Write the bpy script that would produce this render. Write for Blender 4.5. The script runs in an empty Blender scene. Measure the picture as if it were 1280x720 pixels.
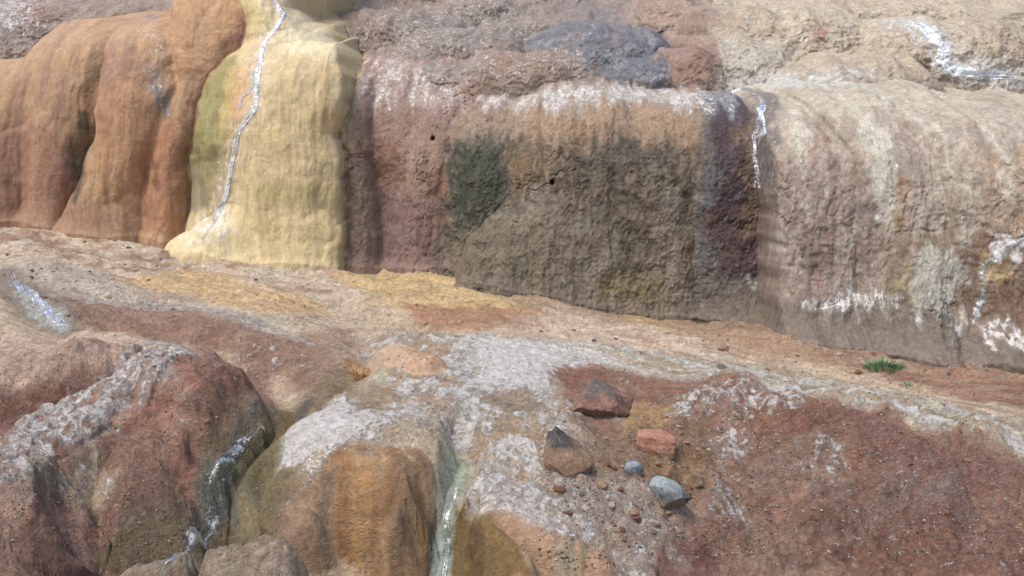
import bpy, bmesh, math, random
import numpy as np

SC = bpy.context.scene
COL = SC.collection
rng = np.random.default_rng(7)
random.seed(7)

# ------------------------------------------------------------------ camera
FPX, PITCH, CAMZ = 1108.5, math.radians(8.0), 1.6
cp, sp = math.cos(PITCH), math.sin(PITCH)

def ray(px, py):
    xr, yr = (px - 640) / FPX, (360 - py) / FPX
    return np.array([xr, cp + yr * sp, -sp + yr * cp])

def at(px, py, Y):
    """world point at distance Y in front of where the photographer stood"""
    d = ray(px, py)
    k = Y / d[1]
    return np.array([d[0] * k, Y, CAMZ + d[2] * k])

# ------------------------------------------------------------------ noise
_G = rng.uniform(0, 2 * math.pi, (256, 256))
_GX, _GY = np.cos(_G).astype(np.float32), np.sin(_G).astype(np.float32)

def gnoise(x, y, seed=0):
    x = np.asarray(x, np.float32) + seed * 17.31
    y = np.asarray(y, np.float32) + seed * 9.77
    xi = np.floor(x); yi = np.floor(y)
    fx = x - xi; fy = y - yi
    xi = xi.astype(np.int32) & 255; yi = yi.astype(np.int32) & 255
    x1 = (xi + 1) & 255; y1 = (yi + 1) & 255
    u = fx * fx * fx * (fx * (fx * 6 - 15) + 10)
    v = fy * fy * fy * (fy * (fy * 6 - 15) + 10)
    a = _GX[xi, yi] * fx + _GY[xi, yi] * fy
    b = _GX[x1, yi] * (fx - 1) + _GY[x1, yi] * fy
    c = _GX[xi, y1] * fx + _GY[xi, y1] * (fy - 1)
    d = _GX[x1, y1] * (fx - 1) + _GY[x1, y1] * (fy - 1)
    return 1.45 * ((a + (b - a) * u) + ((c + (d - c) * u) - (a + (b - a) * u)) * v)

def fbm(x, y, oct=4, seed=0, gain=0.5, lac=2.03):
    s = 0; amp = 1; tot = 0
    for i in range(oct):
        s = s + amp * gnoise(x, y, seed + i * 3)
        tot += amp; amp *= gain; x = x * lac; y = y * lac
    return s / tot * 1.35

def ridged(x, y, oct=4, seed=0):
    s = 0; amp = 1; tot = 0
    for i in range(oct):
        s = s + amp * (1 - 2 * np.abs(gnoise(x, y, seed + i * 3)))
        tot += amp; amp *= 0.5; x = x * 2.05; y = y * 2.05
    return s / tot

_WX = rng.uniform(0.1, 0.9, (256, 256)).astype(np.float32)
_WY = rng.uniform(0.1, 0.9, (256, 256)).astype(np.float32)
_WH = rng.uniform(0, 1, (256, 256)).astype(np.float32)

def worley(x, y, seed=0):
    """F1 and F2 distances and a per-cell random"""
    x = np.asarray(x, np.float32) + seed * 13.7
    y = np.asarray(y, np.float32) + seed * 7.9
    xi = np.floor(x).astype(np.int32); yi = np.floor(y).astype(np.int32)
    f1 = np.full(x.shape, 9, np.float32); f2 = f1.copy(); h = np.zeros_like(f1)
    for i in (-1, 0, 1):
        for j in (-1, 0, 1):
            a = (xi + i) & 255; b = (yi + j) & 255
            d = np.hypot(xi + i + _WX[a, b] - x, yi + j + _WY[a, b] - y)
            n = d < f1
            f2 = np.where(n, f1, np.minimum(f2, d))
            h = np.where(n, _WH[a, b], h)
            f1 = np.where(n, d, f1)
    return f1, f2, h

def sst(a, b, x):
    t = np.clip((x - a) / (b - a), 0, 1)
    return t * t * (3 - 2 * t)

def seg_dist(X, Y, pts):
    """distance to a polyline and the parameter 0..1 along it"""
    best = np.full(X.shape, 1e9); par = np.zeros(X.shape)
    n = len(pts) - 1
    for i in range(n):
        ax, ay = pts[i]; bx, by = pts[i + 1]
        dx, dy = bx - ax, by - ay
        L = dx * dx + dy * dy + 1e-12
        t = np.clip(((X - ax) * dx + (Y - ay) * dy) / L, 0, 1)
        d = np.hypot(X - ax - t * dx, Y - ay - t * dy)
        m = d < best
        best = np.where(m, d, best); par = np.where(m, (i + t) / n, par)
    return best, par

def poly_sd(X, Y, pts):
    """signed distance to a polygon, positive inside"""
    n = len(pts); ins = np.zeros(X.shape, bool)
    d, _ = seg_dist(X, Y, list(pts) + [pts[0]])
    for i in range(n):
        ax, ay = pts[i]; bx, by = pts[(i + 1) % n]
        if abs(by - ay) < 1e-9: continue
        c = ((ay > Y) != (by > Y)) & (X < (bx - ax) * (Y - ay) / (by - ay) + ax)
        ins ^= c
    return np.where(ins, d, -d)

# ------------------------------------------------------------------ GROUND
# measured spots of the ground: (px, py, distance)
GC = [
 # foot of the cliff
 (-250,250,10.6),(0,268,10.2),(100,278,10.1),(180,290,9.95),(260,302,9.75),(330,318,9.6),(430,327,9.5),(550,331,9.6),(640,350,9.35),(720,366,9.15),
 (800,387,8.9),(870,398,8.7),(950,402,8.5),(1030,415,8.3),(1100,428,8.05),(1180,442,7.8),(1280,452,7.5),(1500,470,7.0),
 # terrace
 (0,300,9.0),(0,330,7.9),(0,352,7.0),(150,310,9.0),(150,340,8.0),(150,372,6.95),(300,340,8.7),(300,370,7.7),(300,398,6.75),
 (400,350,8.6),(400,385,7.6),(400,425,6.5),(480,350,8.8),(500,380,8.0),(600,385,7.95),(540,412,7.0),(620,414,7.0),
 (700,400,8.0),(700,430,6.9),(800,425,7.5),(800,450,6.75),(900,440,7.2),(900,470,6.35),(1000,450,7.1),(1000,485,6.1),
 (1120,470,6.9),(1120,505,6.0),(1280,495,6.45),(1280,560,5.15),(1500,560,5.5),
 # white apron in the middle
 (480,445,6.1),(600,445,6.15),(600,480,5.6),(520,490,5.35),(640,510,5.2),(560,530,4.95),(480,520,4.95),(400,520,4.85),(640,560,4.65),
 (560,575,4.55),(640,600,4.42),(720,520,5.15),(720,600,4.45),(620,630,4.22),
 # hollow with the loose rocks
 (760,545,5.12),(820,590,4.88),(760,640,4.38),(860,660,4.52),(780,690,4.25),(820,720,4.2),
 # red bank
 (800,480,5.95),(900,490,5.85),(1000,515,5.5),(1100,545,5.15),(1200,575,4.85),(950,560,5.30),(1050,590,5.02),(1150,600,4.85),(1000,640,4.80),
 (1100,650,4.70),(1250,640,4.55),(950,700,4.50),(1080,720,4.42),(1280,720,4.2),(1500,700,4.2),
 # low ground by the gully
 (60,395,6.3),(120,500,5.05),(230,470,5.5),(30,530,4.75),(130,640,4.05),(250,620,4.3),(380,510,5.1),(320,555,4.7),(270,610,4.50),(260,650,4.32),(210,700,4.05),
 (120,720,3.7),(0,720,3.55),(-250,600,4.4),(-250,450,5.8),(-250,340,8.0),
 (450,540,4.6),(520,545,4.6),(390,555,4.6),(450,735,4.15),(520,735,4.15),(556,655,4.30),(553,730,4.12),(390,735,4.08),(640,735,4.0),(720,745,3.95),(820,745,4.1),(330,735,3.85),(460,850,3.55),(640,850,3.4),(230,850,3.3),(60,850,3.2),(900,850,3.75),
]
gcp = np.array([at(*c) for c in GC])
near = [(-2.2,1.4,-.55),(0,1.4,-.6),(2.2,1.4,-.5),(-4,2.0,-.3),(4,2.0,-.4),(-1.2,2.4,-.5),(1.2,2.4,-.45),(0,2.6,-.55),(-2.4,2.6,-.4),(2.6,2.6,-.35)]
gcp = np.vstack([gcp, np.array(near)])
_n = len(gcp)
def _phi(r2): return 0.5 * r2 * np.log(r2 + 1e-9)
_d2 = (gcp[:, None, 0] - gcp[None, :, 0]) ** 2 + (gcp[:, None, 1] - gcp[None, :, 1]) ** 2
_A = np.zeros((_n + 3, _n + 3))
_A[:_n, :_n] = _phi(_d2) + np.eye(_n) * 0.001
_A[:_n, _n] = 1; _A[:_n, _n + 1:] = gcp[:, :2]
_A[_n, :_n] = 1; _A[_n + 1:, :_n] = gcp[:, :2].T
_W = np.linalg.solve(_A, np.concatenate([gcp[:, 2], np.zeros(3)]))

def tps(X, Y):
    z = _W[_n] + _W[_n + 1] * X + _W[_n + 2] * Y
    for i in range(_n):
        z = z + _W[i] * _phi((X - gcp[i, 0]) ** 2 + (Y - gcp[i, 1]) ** 2)
    return z

def P2(*pts):            # (px,py,Y) -> plan
    return [tuple(at(*p)[:2]) for p in pts]

# mounds: crest line (px,py,Y), half width, fall, power, id, softness of the join
def mnd(pts, w, h, p, i, k=.035, drop=0.0):
    c = np.array([at(*q) for q in pts])
    return dict(c=c, w=w, h=h, p=p, id=i, k=k, drop=drop)
MOUNDS = [
 mnd([(-80,462,5.0),(20,450,5.15),(100,436,5.35),(128,436,5.4)], .30, .26, 3.0, 1),            # flat pinkish boulder at the left
 mnd([(-60,590,4.1),(40,545,4.42),(125,490,4.85),(195,446,5.15)], .36, .46, 3.2, 2),          # crusted red boulder
 mnd([(195,446,5.1),(232,452,5.08),(262,472,5.0)], .42, .50, 3.4, 2),
 mnd([(170,520,4.75),(228,535,4.72)], .36, .36, 2.6, 2, .08),
 mnd([(165,592,4.44),(198,600,4.44)], .27, .46, 3.0, 2, .10),
 mnd([(-100,605,3.95),(0,592,3.98),(50,588,4.06)], .34, .50, 4.0, 3),                        # lower boulder in the corner
 mnd([(290,690,3.75),(350,685,3.78)], .17, .26, 2.5, 4),                                    # grey boulder at the bottom of the gully
 mnd([(160,712,3.72),(215,702,3.76)], .09, .14, 2.5, 4),
 mnd([(400,572,4.46),(440,560,4.50),(500,563,4.50)], .36, .70, 2.3, 5, .14),                # ochre mound
 mnd([(360,590,4.48),(385,640,4.24)], .24, .55, 2.3, 5, .12),
 mnd([(322,592,4.56),(330,650,4.32)], .17, .36, 2.4, 5, .10, -.10),
 mnd([(515,590,4.34),(500,640,4.2)], .17, .52, 2.5, 5, .05),
 mnd([(622,636,4.20),(670,655,4.14),(745,692,4.05)], .22, .60, 2.8, 6, .10),                # buff mound
 mnd([(612,660,4.10),(650,690,3.98)], .15, .50, 2.4, 6, .08),
 mnd([(497,436,6.1),(528,452,5.85)], .235, .22, 2.8, 7, .035, .035),                                     # small pink boulder on the white apron
 mnd([(425,492,5.35),(490,490,5.35)], .13, .07, 2.4, 0, .04),                               # humps of the apron
 mnd([(605,500,5.45),(665,508,5.3)], .17, .09, 2.4, 0, .04),
 mnd([(545,520,5.05),(560,535,4.95)], .12, .06, 2.4, 0, .04),
 mnd([(690,575,4.72),(722,585,4.66)], .20, .12, 2.4, 0, .06),
 mnd([(735,515,5.3),(765,518,5.28)], .26, .14, 2.4, 0, .06),
 mnd([(690,470,6.1),(735,466,6.1)], .20, .16, 2.4, 0, .05),                                 # red bank
 mnd([(830,484,5.9),(930,497,5.7),(1050,528,5.3),(1180,570,4.9),(1400,630,4.6)], .50, .34, 2.4, 0, .10),
 mnd([(960,575,5.2),(1010,585,5.1)], .30, .22, 2.2, 0, .06),
 mnd([(1010,638,4.76),(1075,624,4.84),(1150,632,4.74)], .22, .32, 3.0, 0, .03),
 mnd([(1200,650,4.6),(1300,660,4.5)], .30, .26, 2.4, 0, .05),
 mnd([(905,650,4.66),(940,690,4.5)], .22, .14, 2.4, 0, .05),
]

CUTS = [   # crevices and channels: floor line, half width, steepness of the walls, drop below the line
 ([(462,440,6.05),(445,468,5.65),(420,490,5.38),(380,510,5.12),(335,542,4.86),(295,570,4.66),(272,600,4.52),(264,640,4.34),(240,680,4.16),(190,712,3.98),(120,735,3.85)], .035, 1.5, .02),
 ([(596,500,5.35),(574,545,4.89),(583,582,4.64),(566,620,4.47),(554,655,4.35),(560,690,4.25),(550,730,4.14),(549,800,3.95)], .045, 2.1, .03),
 ([(150,545,4.62),(132,580,4.46),(124,640,4.24),(124,720,3.98),(120,800,3.7)], .005, 1.7, .03),
 ([(172,446,5.34),(125,490,5.14),(40,528,4.92),(-60,570,4.75)], .01, 1.3, .05),
 ([(262,432,5.72),(310,455,5.45),(350,490,5.2),(376,512,5.1)], .01, 1.6, .03),
 ([(20,362,6.75),(55,392,6.35),(80,412,6.1),(150,424,5.9),(255,432,5.75)], .06, .7, .04),
]
CUTS = [(np.array([at(*q) for q in c]), w, sl, dr) for c, w, sl, dr in CUTS]

def sbase(X, Y):
    """strata of the terrace"""
    t = fbm(X * .55 + Y * .25, Y * 2.1 + .35 * X, 4, 40)
    return t

LEDGE = P2((70,392,6.5),(180,402,6.5),(260,420,6.25),(330,452,5.75),(385,490,5.35))
GULLY = P2((452,425,6.6),(455,455,5.95),(430,485,5.45),(380,508,5.15),(335,540,4.9),(290,570,4.72),(270,605,4.55),(262,640,4.4),(240,680,4.2),(190,712,4.0),(100,735,3.85))
RUNNEL = P2((575,470,5.8),(590,510,5.25),(572,560,4.7),(568,590,4.5),(556,640,4.35),(553,720,4.15),(550,800,3.9))
POOLCH = P2((-60,335,7.6),(15,360,6.9),(50,385,6.5),(72,408,6.15),(120,425,6.0))
SCARP = P2((430,372,7.75),(520,398,7.35),(600,408,7.2),(668,402,7.4))
PATHL = P2((760,462,6.5),(900,476,6.2),(1050,508,5.65),(1280,580,4.9),(1500,620,4.6))

def ground_h(X, Y, fine=True):
    X = np.asarray(X, float); Y = np.asarray(Y, float)
    z = tps(X, Y)
    own = np.zeros(X.shape, np.int8)
    wx = X + .06 * fbm(X * 1.6, Y * 1.6, 3, 3); wy = Y + .06 * fbm(X * 1.6, Y * 1.6, 3, 8)
    # terrace strata
    far = sst(5.6, 7.2, Y)
    st = sbase(wx, wy)
    sv = st * 5 + .5 * fbm(X * 3, Y * 4, 3, 5); fr = sv - np.floor(sv)
    z = z + far * (.03 * st + .045 * (np.floor(sv) + sst(.72, 1, fr)) / 2.2 + .008 * fbm(X * 7, Y * 16, 3, 6))
    z = z + .030 * fbm(wx * .9, wy * .9, 3, 11)
    # ledge at the left: rock falls away on its near side
    d, t = seg_dist(wx, wy, LEDGE)
    z = z - .16 * np.exp(-(d / .20) ** 2) * sst(0, .15, t)
    # scarp of the yellow terrace
    d, t = seg_dist(wx, wy, SCARP)
    z = z - .07 * np.exp(-(d / .22) ** 2)
    # shallow slots
    d, t = seg_dist(wx, wy, GULLY)
    z = z - (.06 + .20 * sst(.25, .5, t)) * np.exp(-(d / (.10 + .10 * t)) ** 2)
    d, t = seg_dist(wx, wy, POOLCH)
    z = z - .10 * np.exp(-(d / .16) ** 2)
    d, t = seg_dist(wx, wy, RUNNEL)
    zr = (.03 + .12 * sst(.35, .6, t)) * np.exp(-(d / (.055 + .02 * t)) ** 2)
    # red bank lip
    d, t = seg_dist(wx, wy, PATHL)
    z = z + .03 * np.exp(-(d / .25) ** 2)
    # mounds
    for m in MOUNDS:
        c = m['c']; lo = c[:, :2].min(0) - 1.3; hi = c[:, :2].max(0) + 1.3
        sel = np.nonzero((wx > lo[0]) & (wx < hi[0]) & (wy > lo[1]) & (wy < hi[1]))
        if not len(sel[0]): continue
        ax, ay, az = wx[sel], wy[sel], z[sel]
        d, t = seg_dist(ax, ay, [tuple(q[:2]) for q in c])
        top = np.interp(t * (len(c) - 1), np.arange(len(c)), c[:, 2])
        w = m['w'] * (1 + .22 * fbm(ax * 2.2 + m['w'] * 50, ay * 2.2, 3, 25))
        q = (d / w) ** m['p']
        zm = top - m['h'] + m['h'] * np.clip(1 - q, 0, 1) - np.clip(d - w, 0, 9) * 2.2 + m['drop']
        zm = zm + .03 * fbm(ax * 2.6, ay * 2.6, 3, 21 + m['id'])
        k = m['k']
        h = np.clip(.5 + .5 * (zm - az) / k, 0, 1)
        z[sel] = az * (1 - h) + zm * h + k * h * (1 - h) * .35
        if m['id']:
            oo = own[sel]; oo[zm > az] = m['id']; own[sel] = oo
    for c, w, sl, dr in CUTS:
        lo = c[:, :2].min(0) - .8; hi = c[:, :2].max(0) + .8
        sel = np.nonzero((wx > lo[0]) & (wx < hi[0]) & (wy > lo[1]) & (wy < hi[1]))
        if not len(sel[0]): continue
        ax, ay, az = wx[sel], wy[sel], z[sel]
        d, t = seg_dist(ax, ay, [tuple(q[:2]) for q in c])
        fl = np.interp(t * (len(c) - 1), np.arange(len(c)), c[:, 2]) - dr
        d = d * (1 + .25 * fbm(ax * 4, ay * 4, 3, 333))
        zc = fl + sl * np.clip(d - w, 0, 9)
        # the ends run out
        e = np.clip(np.minimum(t, 1.02 - t) * 8, 0, 1)
        zc = zc + (1 - e) * .25
        k = .05; h = np.clip(.5 + .5 * (az - zc) / k, 0, 1)
        z[sel] = az * (1 - h) + zc * h - k * h * (1 - h) * .5
    if fine:
        red = sst(.15, .6, wx - .55 * (wy - 5.0) - .35) * (1 - sst(5.5, 6.6, wy + .32 * wx - .7))
        lft = (own >= 1) & (own <= 4)
        rough = np.where(lft, 1.0, .42) * (1 - far * .35)
        rough = np.maximum(rough, red)
        smoothm = np.where((own == 5) | (own == 6), .35, 1.0)
        n1 = fbm(wx * 2.6, wy * 2.6, 4, 60)
        n2 = ridged(wx * 7, wy * 7, 3, 70)
        n3 = fbm(wx * 22, wy * 22, 3, 80)
        n0 = ridged(wx * 3.4 + 5, wy * 3.4, 3, 65)
        wl1, wl2, wh = worley(wx * 5.5 + .35 * n1, wy * 5.5, 6)
        lump = np.maximum(red, lft * 1.0) * np.clip(.75 - wl1, 0, 1) * (.3 + wh)
        z = z + .045 * red * fbm(wx * 1.7, wy * 1.7, 3, 62)
        z = z + smoothm * (np.where(lft, .045, .085) * lump + .045 * rough * n1 + .035 * np.maximum(red, .4 * lft) * n0 + .015 * (rough + .3) * n2 + .008 * (rough + .35) * n3)
        rip = ridged(wx * 6 + 2 * fbm(wx * 3, wy * 3, 2, 96), wy * 20 + z * 16, 4, 97)
        z = z + ((own == 5) | (own == 6)) * .008 * rip
        # lumps of crust
        f1, f2, hh = worley(wx * 11, wy * 11, 2)
        z = z + smoothm * rough * .035 * np.clip(.55 - f1, 0, 1) * (hh > .5)
        # ripples that cross the flow on the white apron
        ap = sst(.95, .3, np.abs(wx + .12)) * sst(4.2, 4.7, wy) * (1 - sst(5.8, 6.6, wy)) * (own == 0)
        rp = ridged(wx * 10 + 1.8 * fbm(wx * 3, wy * 3, 2, 91), wy * 19, 4, 90)
        z = z + ap * .017 * rp
    return z, own

# ------------------------------------------------------------------ CLIFF   Y = F(X, Z)
def lobe(i, D, B, top, sh, rows, p=2.4, p2=2.0, lean=.10, side=None, k=None, es=5.0):
    if k is None: k = .12 if i < 6 else .05
    """rows: (py, left px, right px); top/sh: pixel heights of crown and shoulder"""
    zs = np.array([at(640, r[0], D)[2] for r in rows]); o = np.argsort(zs)
    L = np.array([at(r[1], r[0], D)[0] for r in rows]); R = np.array([at(r[2], r[0], D)[0] for r in rows])
    return dict(id=i, D=D, B=B, zt=at(640, top, D)[2], zs=at(640, sh, D)[2], z=zs[o], L=L[o], R=R[o], p=p, p2=p2, lean=lean, side=(.30 if i < 6 else .5 * B) if side is None else side, k=k, es=es if i < 6 else 3.0)

LOBES = [
 # ochre wall (id 1)
 lobe(1, 9.80, 1.2, 2, 150, [(-20,20,310),(60,0,310),(150,-30,300),(250,-60,280),(320,-60,280)], 5.0, 1.9),
 lobe(1, 9.55, .9, 62, 190, [(60,-260,45),(300,-280,40)], 3.0, 1.9),
 lobe(1, 9.60, .8, 22, 170, [(22,20,125),(160,15,118),(230,20,105),(320,25,78)], 2.4),
 lobe(1, 9.42, .9, 12, 150, [(20,95,200),(120,108,216),(170,106,208),(240,85,184),(290,60,182),(330,45,180)], 2.3),
 lobe(1, 9.44, .6, 70, 200, [(70,205,275),(140,186,250),(200,180,236),(250,173,232),(330,168,232)], 2.2),
 lobe(1, 9.75, .9, -60, 80, [(-30,200,318),(40,195,315),(90,200,296),(140,205,260),(200,200,240)], 2.6),
 # pale yellow dome (id 2)
 lobe(2, 9.62, 1.3, -230, 60, [(-120,262,350),(0,282,366),(30,290,388),(80,276,415)], 2.4, 2.0, .3, .45, .12, 10),
 lobe(2, 9.22, 1.1, 2, 150, [(5,300,388),(30,280,398),(55,260,414),(90,238,426),(130,228,430),(165,222,420),(200,220,424),(260,222,430),(330,215,430)], 2.6, 2.0, .10, .55, .14, 12),
 lobe(2, 9.12, .70, 40, 140, [(40,320,408),(90,305,424),(140,302,426),(165,300,418),(200,298,424),(330,290,428)], 2.8, 2.0, .10, .18, .12, 12),
 lobe(2, 9.00, .40, 250, 300, [(240,272,330),(280,242,340),(300,212,350),(330,185,360)], 2.0),
 lobe(2, 9.06, .25, 262, 300, [(270,312,428),(330,306,430)], 3.0),
 # mauve drapery (id 3)
 lobe(3, 9.36, .8, 80, 190, [(95,405,455),(170,405,460),(240,412,474),(330,412,482)], 2.2),
 lobe(3, 9.52, 1.5, 42, 215, [(60,432,600),(120,430,610),(200,440,610),(330,450,610)], 4.0, 1.9),
 lobe(3, 9.40, 1.2, 78, 230, [(90,505,595),(160,498,590),(230,482,585),(330,462,580)], 2.2, 1.9),
 # grey brown wall (id 4)
 lobe(4, 9.14, 1.2, 104, 235, [(100,562,664),(150,552,670),(220,545,700),(350,530,720)], 2.0, 1.9, .10, .45, .22),
 lobe(4, 8.98, 1.3, 96, 230, [(100,625,990),(160,630,985),(250,615,985),(400,600,985)], 4.5, 1.9, .08, .40, .2),
 lobe(4, 8.86, 1.2, 92, 235, [(110,680,805),(400,680,805)], 2.4, 1.9, .08, .12),
 lobe(4, 8.84, 1.2, 100, 235, [(110,765,886),(400,775,888)], 2.4, 1.9, .08, .12),
 lobe(4, 8.72, .45, 225, 350, [(240,640,760),(300,590,820),(380,560,850)], 2.0, 2.0, .1, .2, .2),
 lobe(4, 8.78, 1.1, 104, 220, [(100,862,974),(200,866,972),(300,870,966),(420,864,970)], 3.0, 1.9, .06, .16),
 # buff wall (id 5)
 lobe(5, 8.34, 1.7, 96, 260, [(90,950,1480),(200,972,1480),(420,968,1480)], 3.2, 2.1, .08, .75, .16, 3.2),
 lobe(5, 8.15, 1.5, 98, 270, [(100,985,1125),(200,976,1115),(400,970,1110)], 2.6, 2.1, .08, .15, .12, 9),
 lobe(5, 7.95, 1.6, 82, 270, [(100,1050,1250),(200,1080,1232),(420,1085,1228)], 2.6, 2.1, .08, .18, .2),
 lobe(5, 7.72, 1.5, 104, 270, [(120,1180,1440),(200,1200,1460),(460,1200,1460)], 3.0, 2.1, .08, .2, .2),
 lobe(5, 7.80, .20, 290, 340, [(290,1125,1205),(385,1122,1206)], 2.0, 2.0, .1, .12),
 # crowns behind the rim (id 6, 7)
 lobe(6, 10.25, 1.2, 40, 110, [(40,430,610),(140,420,630)], 2.2, 2.0),
 lobe(6, 9.85, 1.0, 48, 105, [(50,585,740),(140,560,780)], 2.0, 2.0),
 lobe(6, 10.05, .9, 62, 110, [(60,480,620),(140,470,640)], 2.0, 2.0),
 lobe(6, 10.6, 1.0, 20, 80, [(20,480,640),(140,450,690)], 2.0, 2.0),
 lobe(6, 10.9, 1.1, -5, 70, [(0,370,560),(100,350,600)], 2.2, 2.0),
 lobe(7, 10.3, 1.2, 12, 90, [(20,680,840),(120,660,880)], 2.2, 2.0),
 lobe(7, 9.95, .9, 58, 110, [(60,755,872),(140,740,880)], 2.0, 2.0),
 lobe(6, 9.95, .7, 52, 105, [(50,830,910),(140,825,920)], 2.0, 2.0),
 lobe(6, 10.2, .9, 30, 110, [(30,870,1000),(120,880,1040)], 2.0, 2.0),
 lobe(6, 9.6, .8, 58, 110, [(60,1010,1180),(120,980,1210)], 2.0, 2.0),
 lobe(6, 10.6, .9, -10, 80, [(0,900,1110),(120,900,1130)], 2.0, 2.0),
 lobe(6, 10.2, .9, 5, 80, [(0,1110,1300),(120,1080,1340)], 2.0, 2.0),
 lobe(6, 10.9, 1.2, -20, 60, [(-20,-80,120),(100,-100,150)], 2.0, 2.0),
 lobe(6, 10.6, 1.0, 8, 70, [(0,-200,40),(100,-220,70)], 2.0, 2.0),
]
FOOT = gcp[(gcp[:, 1] > 7.0) & np.array([i < 18 for i in range(len(gcp))])]; FOOT = FOOT[np.argsort(FOOT[:, 0])]
PITS = [(533,172,.018),(690,228,.018),(1178,98,.012)]
PITS = [(at(px, py, 8.9)[0], at(px, py, 8.9)[2], r) for px, py, r in PITS]

def cliff_y(X, Z, fine=True):
    X = np.asarray(X, float); Z = np.asarray(Z, float)
    wx = X + .05 * fbm(X * 1.3, Z * 1.3, 3, 101) + .02 * fbm(X * 5, Z * 4, 2, 104)
    wz = Z + .06 * fbm(X * 1.3, Z * 1.3, 3, 107) + .025 * fbm(X * 5, Z * 4, 2, 110)
    rim = ((X > -1.9) & (X < 7)) * sst(1.7, 2.3, Z); wz = wz + rim * (.05 * fbm(X * 1.1, Z * 0 + 2, 2, 112) + .03 * fbm(X * 3.5, Z * 0, 2, 113))
    # hillside behind everything
    y = 10.6 + np.clip(wz - 2.35, 0, 9) * 1.5 + .35 * fbm(wx * .7, wz * 1.3, 3, 120) + .04 * wx
    own = np.full(X.shape, 6, np.int8)
    for l in LOBES:
        L = np.interp(wz, l['z'], l['L']); R = np.interp(wz, l['z'], l['R'])
        u = np.abs(wx - .5 * (L + R)) / (.5 * (R - L))
        v = np.clip((wz - l['zs']) / (l['zt'] - l['zs']), 0, 9)
        qu = u ** l['p']; qv = v ** l['p2']
        yl = l['D'] + l['B'] * (1 - np.sqrt(np.clip(1 - qv, 0, 1))) + l['side'] * (1 - np.clip(1 - qu, 0, 1) ** .7) \
            + 2.2 * np.clip(qv - 1, 0, 9) + l['es'] * np.clip(u - 1, 0, 9) * .5 * (R - L) + l['lean'] * (wz - l['zs'])
        b = yl < y
        k = l['k']
        h = np.clip(.5 + .5 * (y - yl) / k, 0, 1)
        y = y * (1 - h) + yl * h - k * h * (1 - h) * .5
        own = np.where(b, l['id'], own)
    # rubble and crust heaped against the foot
    zb = np.interp(wx, FOOT[:, 0], FOOT[:, 2]); right = sst(1.6, 2.6, wx)
    y = y - (.05 + .34 * right * (1 + .5 * fbm(wx * 1.4, wz * .6, 3, 170))) * np.exp(-np.clip(wz - zb, 0, 9) / (.07 + .13 * right))
    if fine:
        up = sst(2.1, 2.6, Z)
        fl = fbm(wx * 5.5, wz * .9, 4, 130)               # flutes
        fl2 = ridged(wx * 13, wz * 1.6, 3, 133)
        f1, f2, hh = worley(wx * 3.4 + .3 * fbm(wx * 3, wz * 3, 2, 140), wz * 2.1, 5)
        sc = np.sqrt(np.clip(1 - (f1 * 1.05) ** 2, 0, 1))
        b1, b2, bh = worley(wx * 2.3 + .25 * fbm(wx * 3, wz * 3, 2, 141), wz * 1.5, 15); scb = np.sqrt(np.clip(1 - (b1 * 1.0) ** 2, 0, 1))
        g1, g2, gh = worley(wx * 8.5 + .3 * fl, wz * 6, 9)
        sc2 = np.sqrt(np.clip(1 - (g1 * 1.05) ** 2, 0, 1))
        r = fbm(wx * 6, wz * 5, 5, 150)
        cr = ridged(wx * 16, wz * 11, 4, 155)
        is12 = (own == 1) | (own == 2)
        sm = np.where(is12, 1.0, 0.25)
        rg = np.where(is12, .25, np.where(own == 4, 1.0, .75))
        rim = sst(1.85, 2.3, Z)
        r2 = ridged(wx * 30, wz * 22, 3, 158)
        up = up * np.where(own <= 2, .22, np.where(own < 6, .6, 1.0))
        disp = .024 * fl * (1 - .5 * up) + .007 * fl2 * (1 - up) + sm * (np.where(own == 2, .075 * scb, .055 * sc) + .012 * sc2) + rg * (.026 * r + .013 * cr + .007 * r2) + up * (.05 * ridged(wx * 3, wz * 4, 4, 160) + .016 * ridged(wx * 9 + 2 * wz, wz * 14, 4, 163))
        # coarse knobbly crust low on the grey wall
        kn = (own == 4) * sst(1.75, 1.35, Z) * sst(-.3, .4, r)
        k1, k2, kh = worley(wx * 13, wz * 12, 11)
        disp = disp + kn * .010 * np.clip(.7 - k1, 0, 1)
        kb = (own == 5) * sst(2.0, 1.3, Z)
        cl = 1 - np.abs(gnoise(wx * 2.4 + .6 * r, wz * 1.5 + .5 * fl, 181)); cl2 = 1 - np.abs(gnoise(wx * 3.5 + .5 * r, wz * 3.1, 183))
        disp = disp - (own >= 3) * (own <= 5) * (.022 * sst(.95, 1, cl) * sst(.15, .6, fbm(wx * 1.3, wz * 1.3, 2, 185)) + .010 * sst(.95, 1, cl2) * sst(.2, .6, fbm(wx * 1.7, wz * 1.5, 2, 187)))
        disp = disp + kb * (.010 * np.clip(.7 - k1, 0, 1) + .02 * ridged(wx * 9, wz * 2.5, 3, 165))
        y = y - disp
        for px, pz, rr in PITS:
            d = np.hypot(wx - px, (wz - pz) * .8)
            y = y + .16 * np.exp(-(d / rr) ** 2)
    return y, own

# ------------------------------------------------------------------ look-up grids for placing things
GX0, GX1, GY0, GY1, GS = -9.0, 9.0, 1.4, 12.4, .025
_gx = np.arange(GX0, GX1, GS); _gy = np.arange(GY0, GY1, GS)
_GZ = ground_h(*np.meshgrid(_gx, _gy), fine=False)[0]
CX0, CX1, CZ0, CZ1, CS = -11.0, 11.0, -1.0, 6.0, .025
_cx = np.arange(CX0, CX1, CS); _cz = np.arange(CZ0, CZ1, CS)
_CY = cliff_y(*np.meshgrid(_cx, _cz), fine=False)[0]

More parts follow.
